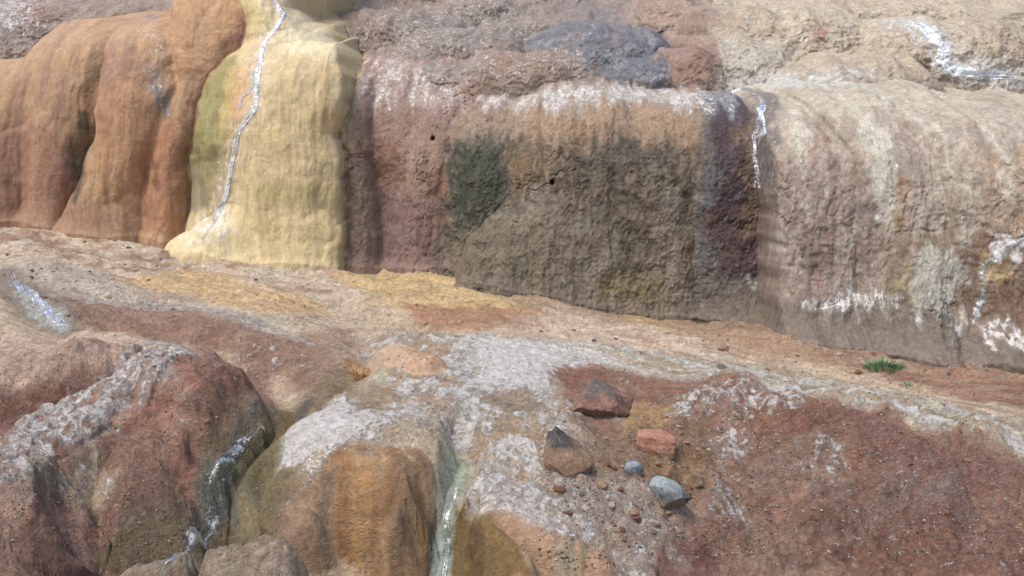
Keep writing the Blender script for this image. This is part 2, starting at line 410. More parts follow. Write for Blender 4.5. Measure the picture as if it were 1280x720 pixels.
def _bil(T, a0, b0, s, a, b):
    i = np.clip((a - a0) / s, 0, T.shape[1] - 2); j = np.clip((b - b0) / s, 0, T.shape[0] - 2)
    i0 = i.astype(int); j0 = j.astype(int); fi = i - i0; fj = j - j0
    return (T[j0, i0] * (1 - fi) + T[j0, i0 + 1] * fi) * (1 - fj) + (T[j0 + 1, i0] * (1 - fi) + T[j0 + 1, i0 + 1] * fi) * fj

_YS = np.arange(1.6, 12.0, .012)
def pg(px, py):
    """spot of the ground seen at a photo pixel -> plan X, Y"""
    d = ray(px, py); k = _YS / d[1]
    X = d[0] * k; Z = CAMZ + d[2] * k
    h = Z < _bil(_GZ, GX0, GY0, GS, X, _YS)
    i = int(np.argmax(h)) if h.any() else int(min(len(_YS) - 1, 9e9))
    return (X[i], _YS[i])

_YC = np.arange(6.0, 22.0, .015)
def pc(px, py):
    """spot of the cliff at a photo pixel -> X, Z"""
    d = ray(px, py); k = _YC / d[1]
    X = d[0] * k; Z = CAMZ + d[2] * k
    h = _YC > _bil(_CY, CX0, CZ0, CS, X, Z)
    i = int(np.argmax(h)) if h.any() else len(_YC) - 1
    return (X[i], Z[i])

# ------------------------------------------------------------------ painting minerals
def lin(c):
    c = np.array(c, float) / 255
    c = np.where(c <= .04045, c / 12.92, ((c + .055) / 1.055) ** 2.4)
    g = c @ np.array([.2126, .7152, .0722])
    return (g + (c - g) * .88) * np.array([.965, 1.01, .97])

class Paint:
    def __init__(s, P, to2, base, pats, edge):
        s.x, s.y = P; s.to2 = to2; s.pats = pats; s.edge = edge
        s.col = np.tile(lin(base), (len(s.x), 1)); s.white = np.zeros(len(s.x)); s.wet = np.zeros(len(s.x))
    def _sel(s, pts, m):
        a = np.array(pts); lo = a.min(0) - m; hi = a.max(0) + m
        return np.nonzero((s.x > lo[0]) & (s.x < hi[0]) & (s.y > lo[1]) & (s.y < hi[1]))[0]
    def _apply(s, idx, m, c, op, pat, white, wet):
        if pat:
            nm, lo, hi = pat
            m = m * sst(lo, hi, s.pats[nm][idx])
        m = m * op
        if c is not None:
            s.col[idx] = s.col[idx] * (1 - m[:, None]) + lin(c) * m[:, None]
        if white is not None: s.white[idx] = s.white[idx] * (1 - m) + white * m
        if wet is not None: s.wet[idx] = s.wet[idx] * (1 - m) + wet * m
    def poly(s, pts, c, soft=.08, op=.9, na=.10, pat=None, white=None, wet=None, own=None):
        p = [s.to2(*q) for q in pts]
        idx = s._sel(p, soft + na)
        if own is not None: idx = idx[np.isin(s.own[idx], own)]
        if not len(idx): return
        sd = poly_sd(s.x[idx], s.y[idx], p) + na * s.edge[idx]
        s._apply(idx, sst(-soft, soft, sd), c, op, pat, white, wet)
    def line(s, pts, w, c, soft=.6, op=.9, na=.5, pat=None, white=None, wet=None, taper=True, own=None):
        p = [s.to2(*q) for q in pts]
        idx = s._sel(p, w * 2.5)
        if own is not None: idx = idx[np.isin(s.own[idx], own)]
        if not len(idx): return
        d, t = seg_dist(s.x[idx], s.y[idx], p)
        ww = w * (1 + na * s.edge[idx])
        if taper: ww = ww * (.35 + .65 * np.sin(np.pi * np.clip(t * .86 + .07, 0, 1)))
        s._apply(idx, 1 - sst(ww * (1 - soft), ww * (1 + soft) + 1e-6, d), c, op, pat, white, wet)
    def ids(s, own, ids, c, op=1, pat=None, white=None, wet=None):
        idx = np.nonzero(np.isin(own, ids))[0]
        s._apply(idx, np.ones(len(idx)), c, op, pat, white, wet)

# ------------------------------------------------------------------ materials
def N(nt, t, **kw):
    n = nt.nodes.new(t)
    for k, v in kw.items(): setattr(n, k, v)
    return n

def rock_material(name, zs=1.0, fine=1.0, bump=1.0, attr=True, colour=(.3, .2, .15), rough=.76, stretch=(1, 1, 1)):
    m = bpy.data.materials.new(name); m.use_nodes = True
    nt = m.node_tree; nt.nodes.clear(); L = nt.links.new
    out = N(nt, 'ShaderNodeOutputMaterial'); b = N(nt, 'ShaderNodeBsdfPrincipled'); L(b.outputs[0], out.inputs[0])
    tc = N(nt, 'ShaderNodeTexCoord'); mp = N(nt, 'ShaderNodeMapping'); L(tc.outputs['Object'], mp.inputs[0])
    mp.inputs['Scale'].default_value = (1, 1, zs)
    def noise(scale, detail=6, rough_=.6, dist=0., vec=None):
        n = N(nt, 'ShaderNodeTexNoise'); n.inputs['Scale'].default_value = scale; n.inputs['Detail'].default_value = detail
        n.inputs['Roughness'].default_value = rough_; n.inputs['Distortion'].default_value = dist
        L(vec or mp.outputs[0], n.inputs['Vector']); return n
    def mrange(src, a, b_, c, d, smooth=False):
        n = N(nt, 'ShaderNodeMapRange'); L(src, n.inputs[0])
        if smooth: n.interpolation_type = 'SMOOTHSTEP'
        for i, v in enumerate((a, b_, c, d)): n.inputs[i + 1].default_value = v
        return n.outputs[0]
    def math_(op, a, b_=None):
        n = N(nt, 'ShaderNodeMath', operation=op)
        for i, v in enumerate((a, b_)):
            if v is None: continue
            if isinstance(v, (int, float)): n.inputs[i].default_value = v
            else: L(v, n.inputs[i])
        return n.outputs[0]
    def mix(fac, a, b_, mode='MIX'):
        n = N(nt, 'ShaderNodeMix', data_type='RGBA', blend_type=mode)
        for i, v in ((0, fac), (6, a), (7, b_)):
            if isinstance(v, (int, float)): n.inputs[i].default_value = v
            elif isinstance(v, tuple): n.inputs[i].default_value = (*v, 1)
            else: L(v, n.inputs[i])
        return n.outputs[2]
    if attr:
        ca = N(nt, 'ShaderNodeAttribute', attribute_name='Mineral'); base = ca.outputs['Color']
        wa = N(nt, 'ShaderNodeAttribute', attribute_name='crust').outputs['Fac']
        we = N(nt, 'ShaderNodeAttribute', attribute_name='wet').outputs['Fac']
        gr = N(nt, 'ShaderNodeAttribute', attribute_name='grain').outputs['Fac']
    else:
        base = mix(noise(9, 5).outputs[0], tuple(colour), tuple(c * .8 for c in colour)); wa = None; we = None; gr = 1.0
    st = N(nt, 'ShaderNodeMapping'); L(tc.outputs['Object'], st.inputs[0]); st.inputs['Scale'].default_value = stretch
    nf = noise(26 * fine, 10, .72, .5); nm = noise(6.5 * fine, 7, .66, .9, st.outputs[0]); nx = noise(95 * fine, 4, .65)
    k1 = mrange(nf.outputs[0], .32, .68, .58, 1.34)
    k2 = mrange(nm.outputs[0], .32, .68, .70, 1.26)
    k3 = mrange(nx.outputs[0], .3, .7, .78, 1.18)
    kk = math_('MULTIPLY', math_('MULTIPLY', k1, k2), k3)
    kk = math_('ADD', 1.10, math_('MULTIPLY', math_('SUBTRACT', kk, 1.0), math_('ADD', .30, math_('MULTIPLY', gr, .70))))
    cc = N(nt, 'ShaderNodeCombineColor'); [L(kk, cc.inputs[i]) for i in range(3)]
    # patches of other minerals: iron red, pale buff, grey
    base0 = base
    p1 = noise(4.2 * fine, 6, .65, 1.2, st.outputs[0]); p2 = noise(8.3 * fine, 6, .68, 1.0); p3 = noise(19 * fine, 5, .66, 1.4)
    base = mix(math_('MULTIPLY', gr, mrange(p1.outputs[0], .50, .66, 0, .55, True)), base, mix(1.0, base0, (.86, .76, .66), 'MULTIPLY'))
    base = mix(math_('MULTIPLY', gr, mrange(p2.outputs[0], .54, .68, 0, .55, True)), base, mix(.30, base0, (.50, .44, .38)))
    base = mix(math_('MULTIPLY', gr, mrange(p3.outputs[0], .56, .68, 0, .6, True)), base, mix(1.0, base0, (.55, .50, .48), 'MULTIPLY'))
    col = mix(1.0, base, cc.outputs[0], 'MULTIPLY')
    # dark pits and pale grains
    col = mix(math_('MULTIPLY', gr, mrange(noise(60 * fine, 3, .5, .8).outputs[0], .60, .70, 0, .55)), col, mix(1.0, base0, (.50, .40, .36), 'MULTIPLY'))
    col = mix(math_('MULTIPLY', gr, mrange(noise(44 * fine, 4, .6, 1.0).outputs[0], .63, .72, 0, .55)), col, mix(.6, base0, (.60, .55, .52)))
    if wa:
        wn = noise(15 * fine, 9, .74, 1.4); wv = noise(8 * fine, 6, .6, 2.2, st.outputs[0])
        vn = math_('ABSOLUTE', math_('SUBTRACT', wv.outputs[0], .5))
        ve = mrange(vn, 0, .045, .30, 0)
        th = math_('SUBTRACT', math_('ADD', math_('ADD', wa, ve), mrange(wn.outputs[0], .27, .73, -.55, .55)), .46)
        wm = math_('MULTIPLY', mrange(th, 0, .22, 0, 1, True), mrange(wa, .0, .12, 0, 1))
        col = mix(math_('MULTIPLY', wm, .90), col, mix(mrange(nf.outputs[0], .35, .65, 0, 1), (.47, .42, .37), (.82, .795, .76)))
    L(col, b.inputs['Base Color'])
    # roughness
    rr = mrange(nf.outputs[0], .3, .7, rough - .08, rough + .08)
    if we:
        rr = math_('SUBTRACT', rr, math_('MULTIPLY', we, .56))
    L(rr, b.inputs['Roughness'])
    b.inputs['Specular IOR Level'].default_value = .4
    # bump
    vo = N(nt, 'ShaderNodeTexVoronoi', feature='DISTANCE_TO_EDGE'); vo.inputs['Scale'].default_value = 34 * fine
    dv = N(nt, 'ShaderNodeVectorMath', operation='ADD'); L(mp.outputs[0], dv.inputs[0])
    nd = noise(18 * fine, 4); sc = N(nt, 'ShaderNodeVectorMath', operation='SCALE'); sc.inputs['Scale'].default_value = .09
    L(nd.outputs['Color'], sc.inputs[0]); L(sc.outputs[0], dv.inputs[1]); L(dv.outputs[0], vo.inputs['Vector'])
    vv = mrange(vo.outputs[0], 0, .12, 0, 1)
    hh = math_('ADD', math_('MULTIPLY', nf.outputs[0], 1.5), math_('MULTIPLY', vv, .10))
    hh = math_('ADD', hh, math_('MULTIPLY', nx.outputs[0], .45))
    hh = math_('ADD', hh, math_('MULTIPLY', nm.outputs[0], 1.2))
    if wa: hh = math_('ADD', hh, math_('MULTIPLY', wm, .35))
    bp = N(nt, 'ShaderNodeBump'); L(math_('MULTIPLY', gr, bump), bp.inputs['Strength']) if attr else None; bp.inputs['Distance'].default_value = .028
    L(hh, bp.inputs['Height']); L(bp.outputs[0], b.inputs['Normal'])
    return m

M_CLIFF = rock_material('cliff_rock', zs=.42, fine=.95, bump=.72, stretch=(1.3, 1.3, .16))
M_GROUND = rock_material('ground_rock', zs=1, fine=1.0, bump=1.0, stretch=(.62, 1.25, 1))
M_STONE = rock_material('loose_stone', zs=1, fine=2.0, bump=.7)

def water_material(name, foam=.5):
    m = bpy.data.materials.new(name); m.use_nodes = True
    nt = m.node_tree; nt.nodes.clear(); L = nt.links.new
    out = N(nt, 'ShaderNodeOutputMaterial'); mx = N(nt, 'ShaderNodeMixShader'); L(mx.outputs[0], out.inputs[0])
    tc = N(nt, 'ShaderNodeTexCoord')
    n = N(nt, 'ShaderNodeTexNoise'); n.inputs['Scale'].default_value = 24; n.inputs['Detail'].default_value = 7; n.inputs['Roughness'].default_value = .7
    n.inputs['Distortion'].default_value = 1.0
    L(tc.outputs['Object'], n.inputs['Vector'])
    fa = N(nt, 'ShaderNodeAttribute', attribute_name='foam')
    ad = N(nt, 'ShaderNodeMath', operation='ADD'); L(n.outputs[0], ad.inputs[0]); L(fa.outputs['Fac'], ad.inputs[1])
    mr = N(nt, 'ShaderNodeMapRange', interpolation_type='SMOOTHSTEP'); L(ad.outputs[0], mr.inputs[0])
    mr.inputs[1].default_value = .78; mr.inputs[2].default_value = 1.20; mr.inputs[4].default_value = .86
    # clear running film: transparent tinted + sharp sky reflection
    tr = N(nt, 'ShaderNodeBsdfTransparent'); tr.inputs[0].default_value = (.86, .90, .90, 1)
    gl = N(nt, 'ShaderNodeBsdfGlossy'); gl.inputs['Roughness'].default_value = .12
    fr = N(nt, 'ShaderNodeFresnel'); fr.inputs[0].default_value = 1.34
    bp = N(nt, 'ShaderNodeBump'); bp.inputs['Strength'].default_value = .25; bp.inputs['Distance'].default_value = .02
    L(n.outputs[0], bp.inputs['Height']); L(bp.outputs[0], gl.inputs['Normal']); L(bp.outputs[0], fr.inputs['Normal'])
    w = N(nt, 'ShaderNodeMixShader'); L(fr.outputs[0], w.inputs[0]); L(tr.outputs[0], w.inputs[1]); L(gl.outputs[0], w.inputs[2])
    fo = N(nt, 'ShaderNodeBsdfPrincipled'); fo.inputs['Base Color'].default_value = (.80, .83, .86, 1); fo.inputs['Roughness'].default_value = .3
    L(bp.outputs[0], fo.inputs['Normal'])
    L(mr.outputs[0], mx.inputs[0]); L(w.outputs[0], mx.inputs[1]); L(fo.outputs[0], mx.inputs[2])
    return m
M_WATER = water_material('running_water')

# ------------------------------------------------------------------ meshes
def tag(o, label=None, cat=None, group=None, kind=None):
    if label: o['label'] = label
    if cat: o['category'] = cat
    if group: o['group'] = group
    if kind: o['kind'] = kind
    return o

def raw_mesh(name, V, Fq, mat, attrs=None, normals=None, smooth=True):
    me = bpy.data.meshes.new(name)
    k = Fq.shape[1]
    me.vertices.add(len(V)); me.vertices.foreach_set('co', np.ascontiguousarray(V, np.float32).ravel())
    me.loops.add(Fq.size); me.loops.foreach_set('vertex_index', np.ascontiguousarray(Fq, np.int32).ravel())
    me.polygons.add(len(Fq)); me.polygons.foreach_set('loop_start', np.arange(0, Fq.size, k, dtype=np.int32))
    me.update(calc_edges=True)
    me.polygons.foreach_set('use_smooth', np.full(len(Fq), smooth))
    for nm, a in (attrs or {}).items():
        if a.ndim == 2:
            t = me.attributes.new(nm, 'FLOAT_COLOR', 'POINT')
            t.data.foreach_set('color', np.hstack([a, np.ones((len(a), 1))]).astype(np.float32).ravel())
        else:
            t = me.attributes.new(nm, 'FLOAT', 'POINT'); t.data.foreach_set('value', a.astype(np.float32))
    if normals is not None:
        me.normals_split_custom_set_from_vertices(np.ascontiguousarray(normals, np.float32))
    me.materials.append(mat)
    o = bpy.data.objects.new(name, me); COL.objects.link(o)
    return o

def sheet(V, own, attrs, mat, names, flip=False):
    """V: rows x cols x 3.  Cut the surface into the bodies it is made of."""
    R, C, _ = V.shape
    du = np.gradient(V, axis=1); dv = np.gradient(V, axis=0)
    nr = np.cross(du, dv)
    if flip: nr = -nr
    nr = (nr / (np.linalg.norm(nr, axis=2, keepdims=True) + 1e-12)).reshape(-1, 3)
    i = np.arange(R * C).reshape(R, C)
    a, b, c, d = i[:-1, :-1].ravel(), i[:-1, 1:].ravel(), i[1:, 1:].ravel(), i[1:, :-1].ravel()
    Fq = np.stack([a, d, c, b] if flip else [a, b, c, d], 1)
    fo = own.reshape(-1)[a]
    VV = V.reshape(-1, 3); res = {}
    for k, nm in names.items():
        f = Fq[fo == k]
        if not len(f): continue
        u, inv = np.unique(f, return_inverse=True)
        res[k] = raw_mesh(nm, VV[u], inv.reshape(f.shape), mat, {n: x[u] for n, x in attrs.items()}, nr[u])
    return res

def clean_ids(own, V, minpts=350):
    """little islands of a body take the id of the ground round them"""
    for _ in range(3):
        n = own.copy()
        for k in np.unique(own):
            m = (own == k).astype(np.float32)
            s = m.copy()
            for ax in (0, 1):
                s = sum(np.roll(s, j, ax) for j in range(-4, 5)) / 9
            n = np.where((own == k) & (s < .38), -1, n)
        # fill
        for _i in range(14):
            if not (n < 0).any(): break
            for ax, j in ((0, 1), (0, -1), (1, 1), (1, -1)):
                r = np.roll(n, j, ax); n = np.where((n < 0) & (r >= 0), r, n)
        own = np.where(n < 0, own, n)
    return own

# ---------- ground
Q = 1.0
A_in = np.linspace(-.66, .66, int(1150 * Q)); A_out = np.linspace(.675, 1.9, 60)
A = np.concatenate([-A_out[::-1], A_in, A_out])
ys = [1.5]
while ys[-1] < 12.0:
    ys.append(ys[-1] + (.00072 / Q) * ys[-1] ** 1.75 * (2.2 if ys[-1] < 2.9 else 1))
Yr = np.array(ys)
gX = A[None, :] * Yr[:, None]; gY = np.repeat(Yr[:, None], len(A), 1)
gZ, gown = ground_h(gX, gY)
gown = clean_ids(gown, None)
print('ground verts', gX.size)
fx, fy = gX.ravel(), gY.ravel()
pat = dict(
  A=fbm(fx * 1.1, fy * 1.1, 4, 201), B=fbm(fx * 4.5, fy * 4.5, 4, 205), C=fbm(fx * 16, fy * 16, 4, 209),
  S=fbm(fx * 2.0 + fy * .8, fy * 9 + fx * 1.6, 5, 213), W=ridged(fx * 9, fy * 9, 4, 217), F=fbm(fx * 9 + fy * 2, fy * 3.2, 5, 221), R=fbm((.86 * fx - .5 * fy) * 1.1, (.5 * fx + .86 * fy) * 11 + .6 * np.sin(fx * 2), 5, 229), Y=fbm(fx * 10 + 2 * np.sin(fy * 1.7), fy * 1.9 + fx, 5, 225))
edge = .5 * pat['A'] + .5 * pat['B'] + .35 * pat['C']
G = Paint((fx, fy), pg, (202, 174, 148), pat, edge); G.own = gown.ravel()
def paint_ground(g):
    o = g.own
    # terrace behind: dusty buff-grey with red and ochre streaks of strata
    g.poly([(-300,240),(0,262),(430,322),(430,440),(150,400),(-300,340)], (206,182,158), .3)
    g.poly([(-300,240),(0,262),(430,322),(430,440),(150,400),(-300,340)], (164,124,98), .2, .75, pat=('S', .05, .5))
    g.poly([(-300,240),(0,262),(430,322),(430,440),(150,400),(-300,340)], (206,192,176), .2, .8, pat=('S', -.1, -.55), white=.3)
    g.poly([(0,285),(130,300),(260,330),(200,345),(60,330),(0,320)], (150,112,92), .1, .7, pat=('B', -.2, .4))
    g.poly([(140,350),(230,338),(330,360),(420,395),(330,395),(200,380)], (212,172,122), .12, .85)
    g.poly([(0,330),(120,338),(270,372),(250,392),(90,372),(0,352)], (188,172,160), .08, .6, white=.35)
    g.poly([(200,300),(280,305),(250,330),(200,325)], (134,108,92), .06, .7)
    # ledge: pale lip above a red-brown face
    g.poly([(70,372),(200,384),(300,398),(380,430),(430,470),(400,505),(340,470),(260,432),(100,412),(80,395)], (160,122,102), .08, .95, white=.12)
    g.poly([(150,395),(300,412),(370,450),(390,490),(350,470),(280,436),(160,412)], (140,98,82), .06, .75, pat=('B', -.4, .4))
    g.line([(90,372),(200,384),(310,400),(390,432)], .10, (190,172,160), white=.45, op=.8)
    g.poly([(380,420),(440,410),(460,450),(440,500),(400,500)], (160,124,104), .06, .8)
    g.poly([(240,440),(330,425),(400,460),(330,462)], None, .05, .9, white=.55, pat=('C', -.1, .4))
    # yellow terrace and its scarp
    g.poly([(420,345),(480,328),(600,352),(690,375),(670,402),(560,392),(470,378)], (210,174,124), .14, .95)
    g.poly([(430,345),(500,338),(600,365),(640,385),(560,388),(470,372)], (202,170,118), .10, .6, pat=('B', -.4, .4))
    g.poly([(500,378),(600,388),(690,378),(690,402),(600,414),(520,404)], (178,128,94), .07, .9)
    g.poly([(600,380),(690,378),(690,402),(640,412)], (160,108,86), .07, .5, pat=('C', -.4, .4))
    g.poly([(600,340),(720,362),(860,392),(900,420),(760,410),(640,380)], (160,128,104), .12, .75)
    g.poly([(760,378),(860,394),(880,425),(800,405)], (196,160,112), .08, .7)
    g.poly([(530,332),(600,336),(660,352),(600,352)], (150,118,84), .06, .7)
    # right part of the terrace by the cliff
    g.poly([(820,395),(960,405),(1280,455),(1500,480),(1500,560),(1280,510),(1000,450),(850,425)], (174,138,112), .12, .95)
    g.poly([(1000,440),(1280,470),(1500,490),(1500,560),(1280,515),(1130,478)], (146,100,80), .10, .8, pat=('S', -.5, .3))
    g.poly([(820,395),(960,405),(1280,455),(1280,475),(950,425)], (134,104,86), .06, .6, pat=('C', -.2, .4))
    g.poly([(1170,450),(1280,458),(1280,480),(1180,472)], (190,136,110), .08, .7, pat=('S', -.2, .4))
    g.poly([(840,405),(1000,430),(1040,450),(900,445)], (186,150,118), .1, .5)
    # pinkish plain in the middle
    g.poly([(690,380),(820,410),(960,450),(820,445),(700,430),(620,412)], (212,182,160), .2, .8)
    # white path
    band = [(560,418),(700,432),(850,448),(1000,472),(1150,510),(1280,550),(1500,600),(1500,660),(1280,590),(1100,520),(950,490),(780,465),(600,470),(560,500)]
    g.poly(band, (222,206,184), .16, .95, white=.74)
    g.poly(band, (186,164,134), .12, .7, pat=('S', .05, .5), white=.2)
    g.poly([(760,440),(1000,470),(1280,548),(1280,575),(1000,490),(780,460)], (198,184,158), .08, .6, white=.3)
    g.poly(band, (168,140,112), .12, .85, pat=('R', .08, .32), white=.12)
    g.poly(band, (224,214,198), .12, .9, pat=('R', -.08, -.35), white=.95)
    g.poly([(690,380),(820,410),(960,450),(1280,520),(1280,560),(960,480),(820,445),(700,430)], (216,196,172), .12, .7, pat=('R', -.1, -.4), white=.5)
    g.poly([(690,385),(820,412),(960,445),(1280,500),(1280,540),(960,470),(820,440)], (160,122,98), .12, .6, pat=('R', .15, .4))
    # white apron
    ap = [(455,430),(560,420),(700,445),(770,470),(700,500),(730,560),(760,620),(720,640),(600,620),(560,560),(480,545),(400,560),(330,590),(340,540),(440,490)]
    g.poly(ap, (208,188,166), .20, .95, white=.76, na=.2)
    g.poly(ap, (172,138,108), .10, .85, pat=('B', .0, .4), white=.10)
    g.poly(ap, (184,150,116), .10, .8, pat=('F', .1, .5), white=.18)
    g.poly(ap, (186,156,126), .15, .85, pat=('Y', .02, .38), white=.22)
    g.poly([(600,420),(720,440),(700,480),(640,495),(590,470)], (216,208,200), .18, .9, white=.9, na=.16)
    g.poly([(430,520),(540,505),(560,540),(460,555)], None, .06, .9, white=.7)
    g.poly([(340,590),(360,540),(430,500),(450,540),(380,600)], (206,196,188), .06, .9, white=.9)
    g.line([(575,430),(585,480),(580,530),(572,570)], .10, (176,172,172), white=.65, op=.7, pat=('F', -.3, .2))
    g.poly([(600,495),(660,490),(690,515),(640,525),(610,510)], (156,132,112), .05, .95, white=.05)
    g.poly([(430,488),(490,480),(500,505),(450,512)], (160,134,106), .05, .8, white=.1)
    g.poly([(530,500),(580,505),(570,540),(540,530)], (170,140,122), .06, .6, white=.2)
    g.line([(440,455),(450,470),(462,460)], .10, (176,118,66), op=.9, white=0)
    g.line([(438,462),(455,475)], .07, (196,140,82), op=.8, white=0)
    g.line([(478,440),(470,465),(480,485)], .06, (206,190,160), op=.8, white=.3)
    # small pink boulder
    g.poly([(480,415),(550,410),(565,480),(500,490)], (172,142,116), .05, .95, own=[7], white=.0)
    g.ids(o, [7], (172,142,116), 1, white=.0)
    g.poly([(500,440),(550,435),(560,480),(510,485)], (174,132,102), .05, .6, own=[7])
    # boulders at the left
    g.poly([(-300,430),(120,440),(330,450),(350,520),(290,570),(250,620),(230,680),(160,720),(160,1000),(-300,1000)], (146,106,90), .08, .95, na=.05)
    g.ids(o, [1], (196,160,142)); g.ids(o, [2], (166,116,96)); g.ids(o, [3], (158,116,102)); g.ids(o, [4], (160,136,116))
    g.ids(o, [1, 2, 3], (174,138,118), .7, ('B', .0, .5)); g.ids(o, [2, 3], (116,76,66), .7, ('B', -.1, -.5))
    g.ids(o, [2, 3], (156,118,92), .5, ('C', .15, .55)); g.ids(o, [4], (176,160,142), .7, ('C', 0, .5))
    g.poly([(-30,500),(60,490),(150,455),(160,480),(90,520),(0,545)], (126,82,66), .06, .85, pat=('C', -.5, .2))
    g.poly([(-20,440),(60,424),(110,414),(160,428),(60,480),(-20,492)], (202,168,150), .05, .9, na=.05)
    g.poly([(-20,500),(70,482),(150,446),(165,462),(110,500),(0,540),(-20,540)], (128,84,68), .04, .85, na=.05)
    g.poly([(0,560),(90,490),(190,435),(250,440),(200,480),(140,540),(60,575),(0,590)], (180,152,138), .05, .85, white=.58, own=[2, 3], pat=('C', -.6, .4))
    g.poly([(60,590),(130,560),(140,630),(80,640)], (196,168,138), .05, .7, white=.5, own=[2, 3])
    g.poly([(0,590),(60,580),(90,620),(30,640)], (150,140,122), .05, .7, white=.35, own=[2, 3])
    g.poly([(160,425),(210,420),(250,450),(200,470)], (170,156,154), .04, .9, white=.72, own=[2])
    g.poly([(190,510),(240,515),(235,540),(195,530)], None, .04, .9, white=.6, pat=('C', -.1, .3))
    g.poly([(250,480),(340,470),(350,500),(330,560),(270,580),(240,530)], (116,78,66), .06, .8, own=[2])
    g.poly([(130,570),(250,530),(260,640),(160,680),(130,650)], (140,100,80), .06, .65, own=[2], pat=('C', -.3, .4))
    g.poly([(240,440),(330,440),(340,470),(260,475)], (150,120,108), .05, .7, own=[2], white=.3)
    for pts in ([(0,480),(150,455),(340,470),(345,520),(250,600),(140,640),(0,580)],):
        g.poly(pts, None, .05, .8, white=.26, own=[2], pat=('B', -.3, .4))
    g.ids(o, [1], None, .8, ('B', 0, .4), white=.2)
    g.poly([(-30,585),(40,525),(110,480),(165,440),(200,425),(235,445),(215,480),(150,530),(80,560),(40,600),(-30,640)], (188,164,152), .07, .95, na=.12, white=.62, pat=('C', -.75, .25))
    g.poly([(60,585),(120,560),(150,600),(90,630)], (200,172,142), .04, .85, na=.06, white=.5)
    # gully sides
    g.line([(440,470),(400,500),(350,530),(300,565),(275,590)], .12, (134,112,84), op=.8, white=0, taper=False)
    g.line([(385,505),(340,535),(300,565),(280,590)], .06, (86,78,74), op=.9, white=0, wet=.8)
    g.line([(365,520),(350,545),(330,575)], .06, (128,100,48), op=.9, white=0)
    g.poly([(300,560),(345,545),(350,600),(345,680),(310,660),(285,610)], (112,96,62), .05, .9, white=0, wet=.5)
    g.poly([(275,585),(310,556),(352,520),(352,560),(338,640),(325,690),(290,690),(272,640)], (106,94,58), .05, .95, white=0, wet=.6, na=.06)
    g.poly([(262,590),(290,575),(300,620),(285,680),(262,680),(250,640)], (84,86,76), .03, .9, white=0, wet=1, na=.05)
    g.poly([(290,600),(345,600),(350,690),(290,690)], (122,104,74), .05, .8, own=[5], na=.04)
    g.poly([(315,600),(345,610),(350,665),(320,670)], (84,68,34), .04, .9, white=0, wet=.5)
    g.poly([(255,580),(290,575),(320,640),(310,680),(220,700),(235,640)], (104,100,88), .05, .9, white=0, wet=.9)
    g.line([(130,715),(190,690),(240,672),(285,680)], .10, (110,92,66), op=.9, white=0, wet=.7)
    # pool at the left
    g.line([(0,345),(30,368),(60,392),(85,412)], .22, (120,104,90), op=.9, white=0, wet=.8)
    g.line([(20,368),(55,395),(80,410)], .10, (160,166,160), op=.8, white=.5, wet=.8, pat=('C', -.4, .2))
    # ochre mound
    g.ids(o, [5], (164,128,92)); g.ids(o, [5], (136,92,50), .9, ('F', -.15, .4), wet=.45); g.ids(o, [5], (130,104,80), .7, ('F', -.15, -.6))
    g.poly([(400,530),(540,545),(560,580),(480,560),(390,570)], (176,146,120), .02, .8, na=.03, own=[5], white=.3)
    g.poly([(310,580),(380,540),(430,540),(400,600),(350,650)], (172,148,126), .02, .85, na=.03, own=[5], white=.50)
    g.poly([(330,640),(400,600),(420,720),(350,760)], (146,116,92), .02, .8, na=.03, own=[5])
    g.line([(500,570),(505,630),(495,720)], .06, (112,86,62), op=.7, own=[5])
    g.line([(455,585),(450,640),(450,720)], .05, (170,126,74), op=.7, own=[5])
    g.line([(545,590),(552,630),(535,720)], .05, (124,92,64), op=.8, own=[5])
    g.line([(420,590),(405,650),(410,720)], .04, (116,96,80), op=.6, own=[5])
    # runnel
    g.line([(575,590),(562,630),(555,680),(555,740)], .075, (150,156,138), op=.95, white=0, wet=.5, taper=False)
    g.line([(555,670),(552,700),(550,740)], .05, (158,166,160), op=.8, white=0, wet=.8)
    g.line([(545,640),(538,680),(535,720)], .02, (70,66,50), op=.8, wet=.6)
    # buff mound
    g.ids(o, [6], (176,138,108)); g.ids(o, [6], (164,118,84), .6, ('F', 0, .5)); g.ids(o, [6], (158,140,118), .6, ('F', -.1, -.6))
    g.poly([(568,630),(620,655),(650,690),(670,760),(560,760)], (120,92,46), .02, .95, na=.03, own=[6, 0], pat=('F', -1.6, -.5), wet=.3)
    g.line([(590,660),(600,740)], .04, (92,70,34), op=.8, own=[6, 0])
    g.poly([(570,620),(640,600),(720,640),(760,680),(720,680),(640,645),(600,650)], (190,168,154), .03, .85, na=.04, white=.66)
    g.line([(715,665),(712,690),(708,730)], .03, (110,104,80), op=.7, own=[6])
    g.line([(735,680),(728,730)], .02, (104,100,78), op=.6, own=[6])
    g.poly([(690,670),(730,690),(720,760),(690,760)], (146,132,110), .02, .6, na=.03, own=[6])
    # red bank
    bank = [(690,470),(760,462),(830,474),(920,482),(1050,512),(1160,545),(1280,588),(1500,640),(1500,800),(760,800),(760,690),(870,650),(850,580),(720,540)]
    g.poly(bank, (150,108,90), .08, .97, white=.18, na=.06)
    g.poly(bank, (176,140,118), .08, .75, na=.04, pat=('B', .1, .55))
    g.poly(bank, (126,82,66), .08, .75, na=.04, pat=('A', -.05, -.5))
    g.poly([(780,475),(900,485),(1080,525),(1000,560),(880,540),(800,520)], (150,96,68), .08, .8, pat=('B', -.5, .3))
    g.poly([(1020,520),(1160,550),(1280,600),(1280,720),(1150,700),(1100,620)], (142,100,90), .10, .7)
    g.poly([(900,560),(1060,560),(1100,640),(1000,720),(880,720),(880,640)], (146,118,102), .10, .75, pat=('B', -.35, .35))
    g.poly([(1000,650),(1120,640),(1130,720),(1010,720)], (104,66,54), .08, .7, pat=('C', -.4, .3))
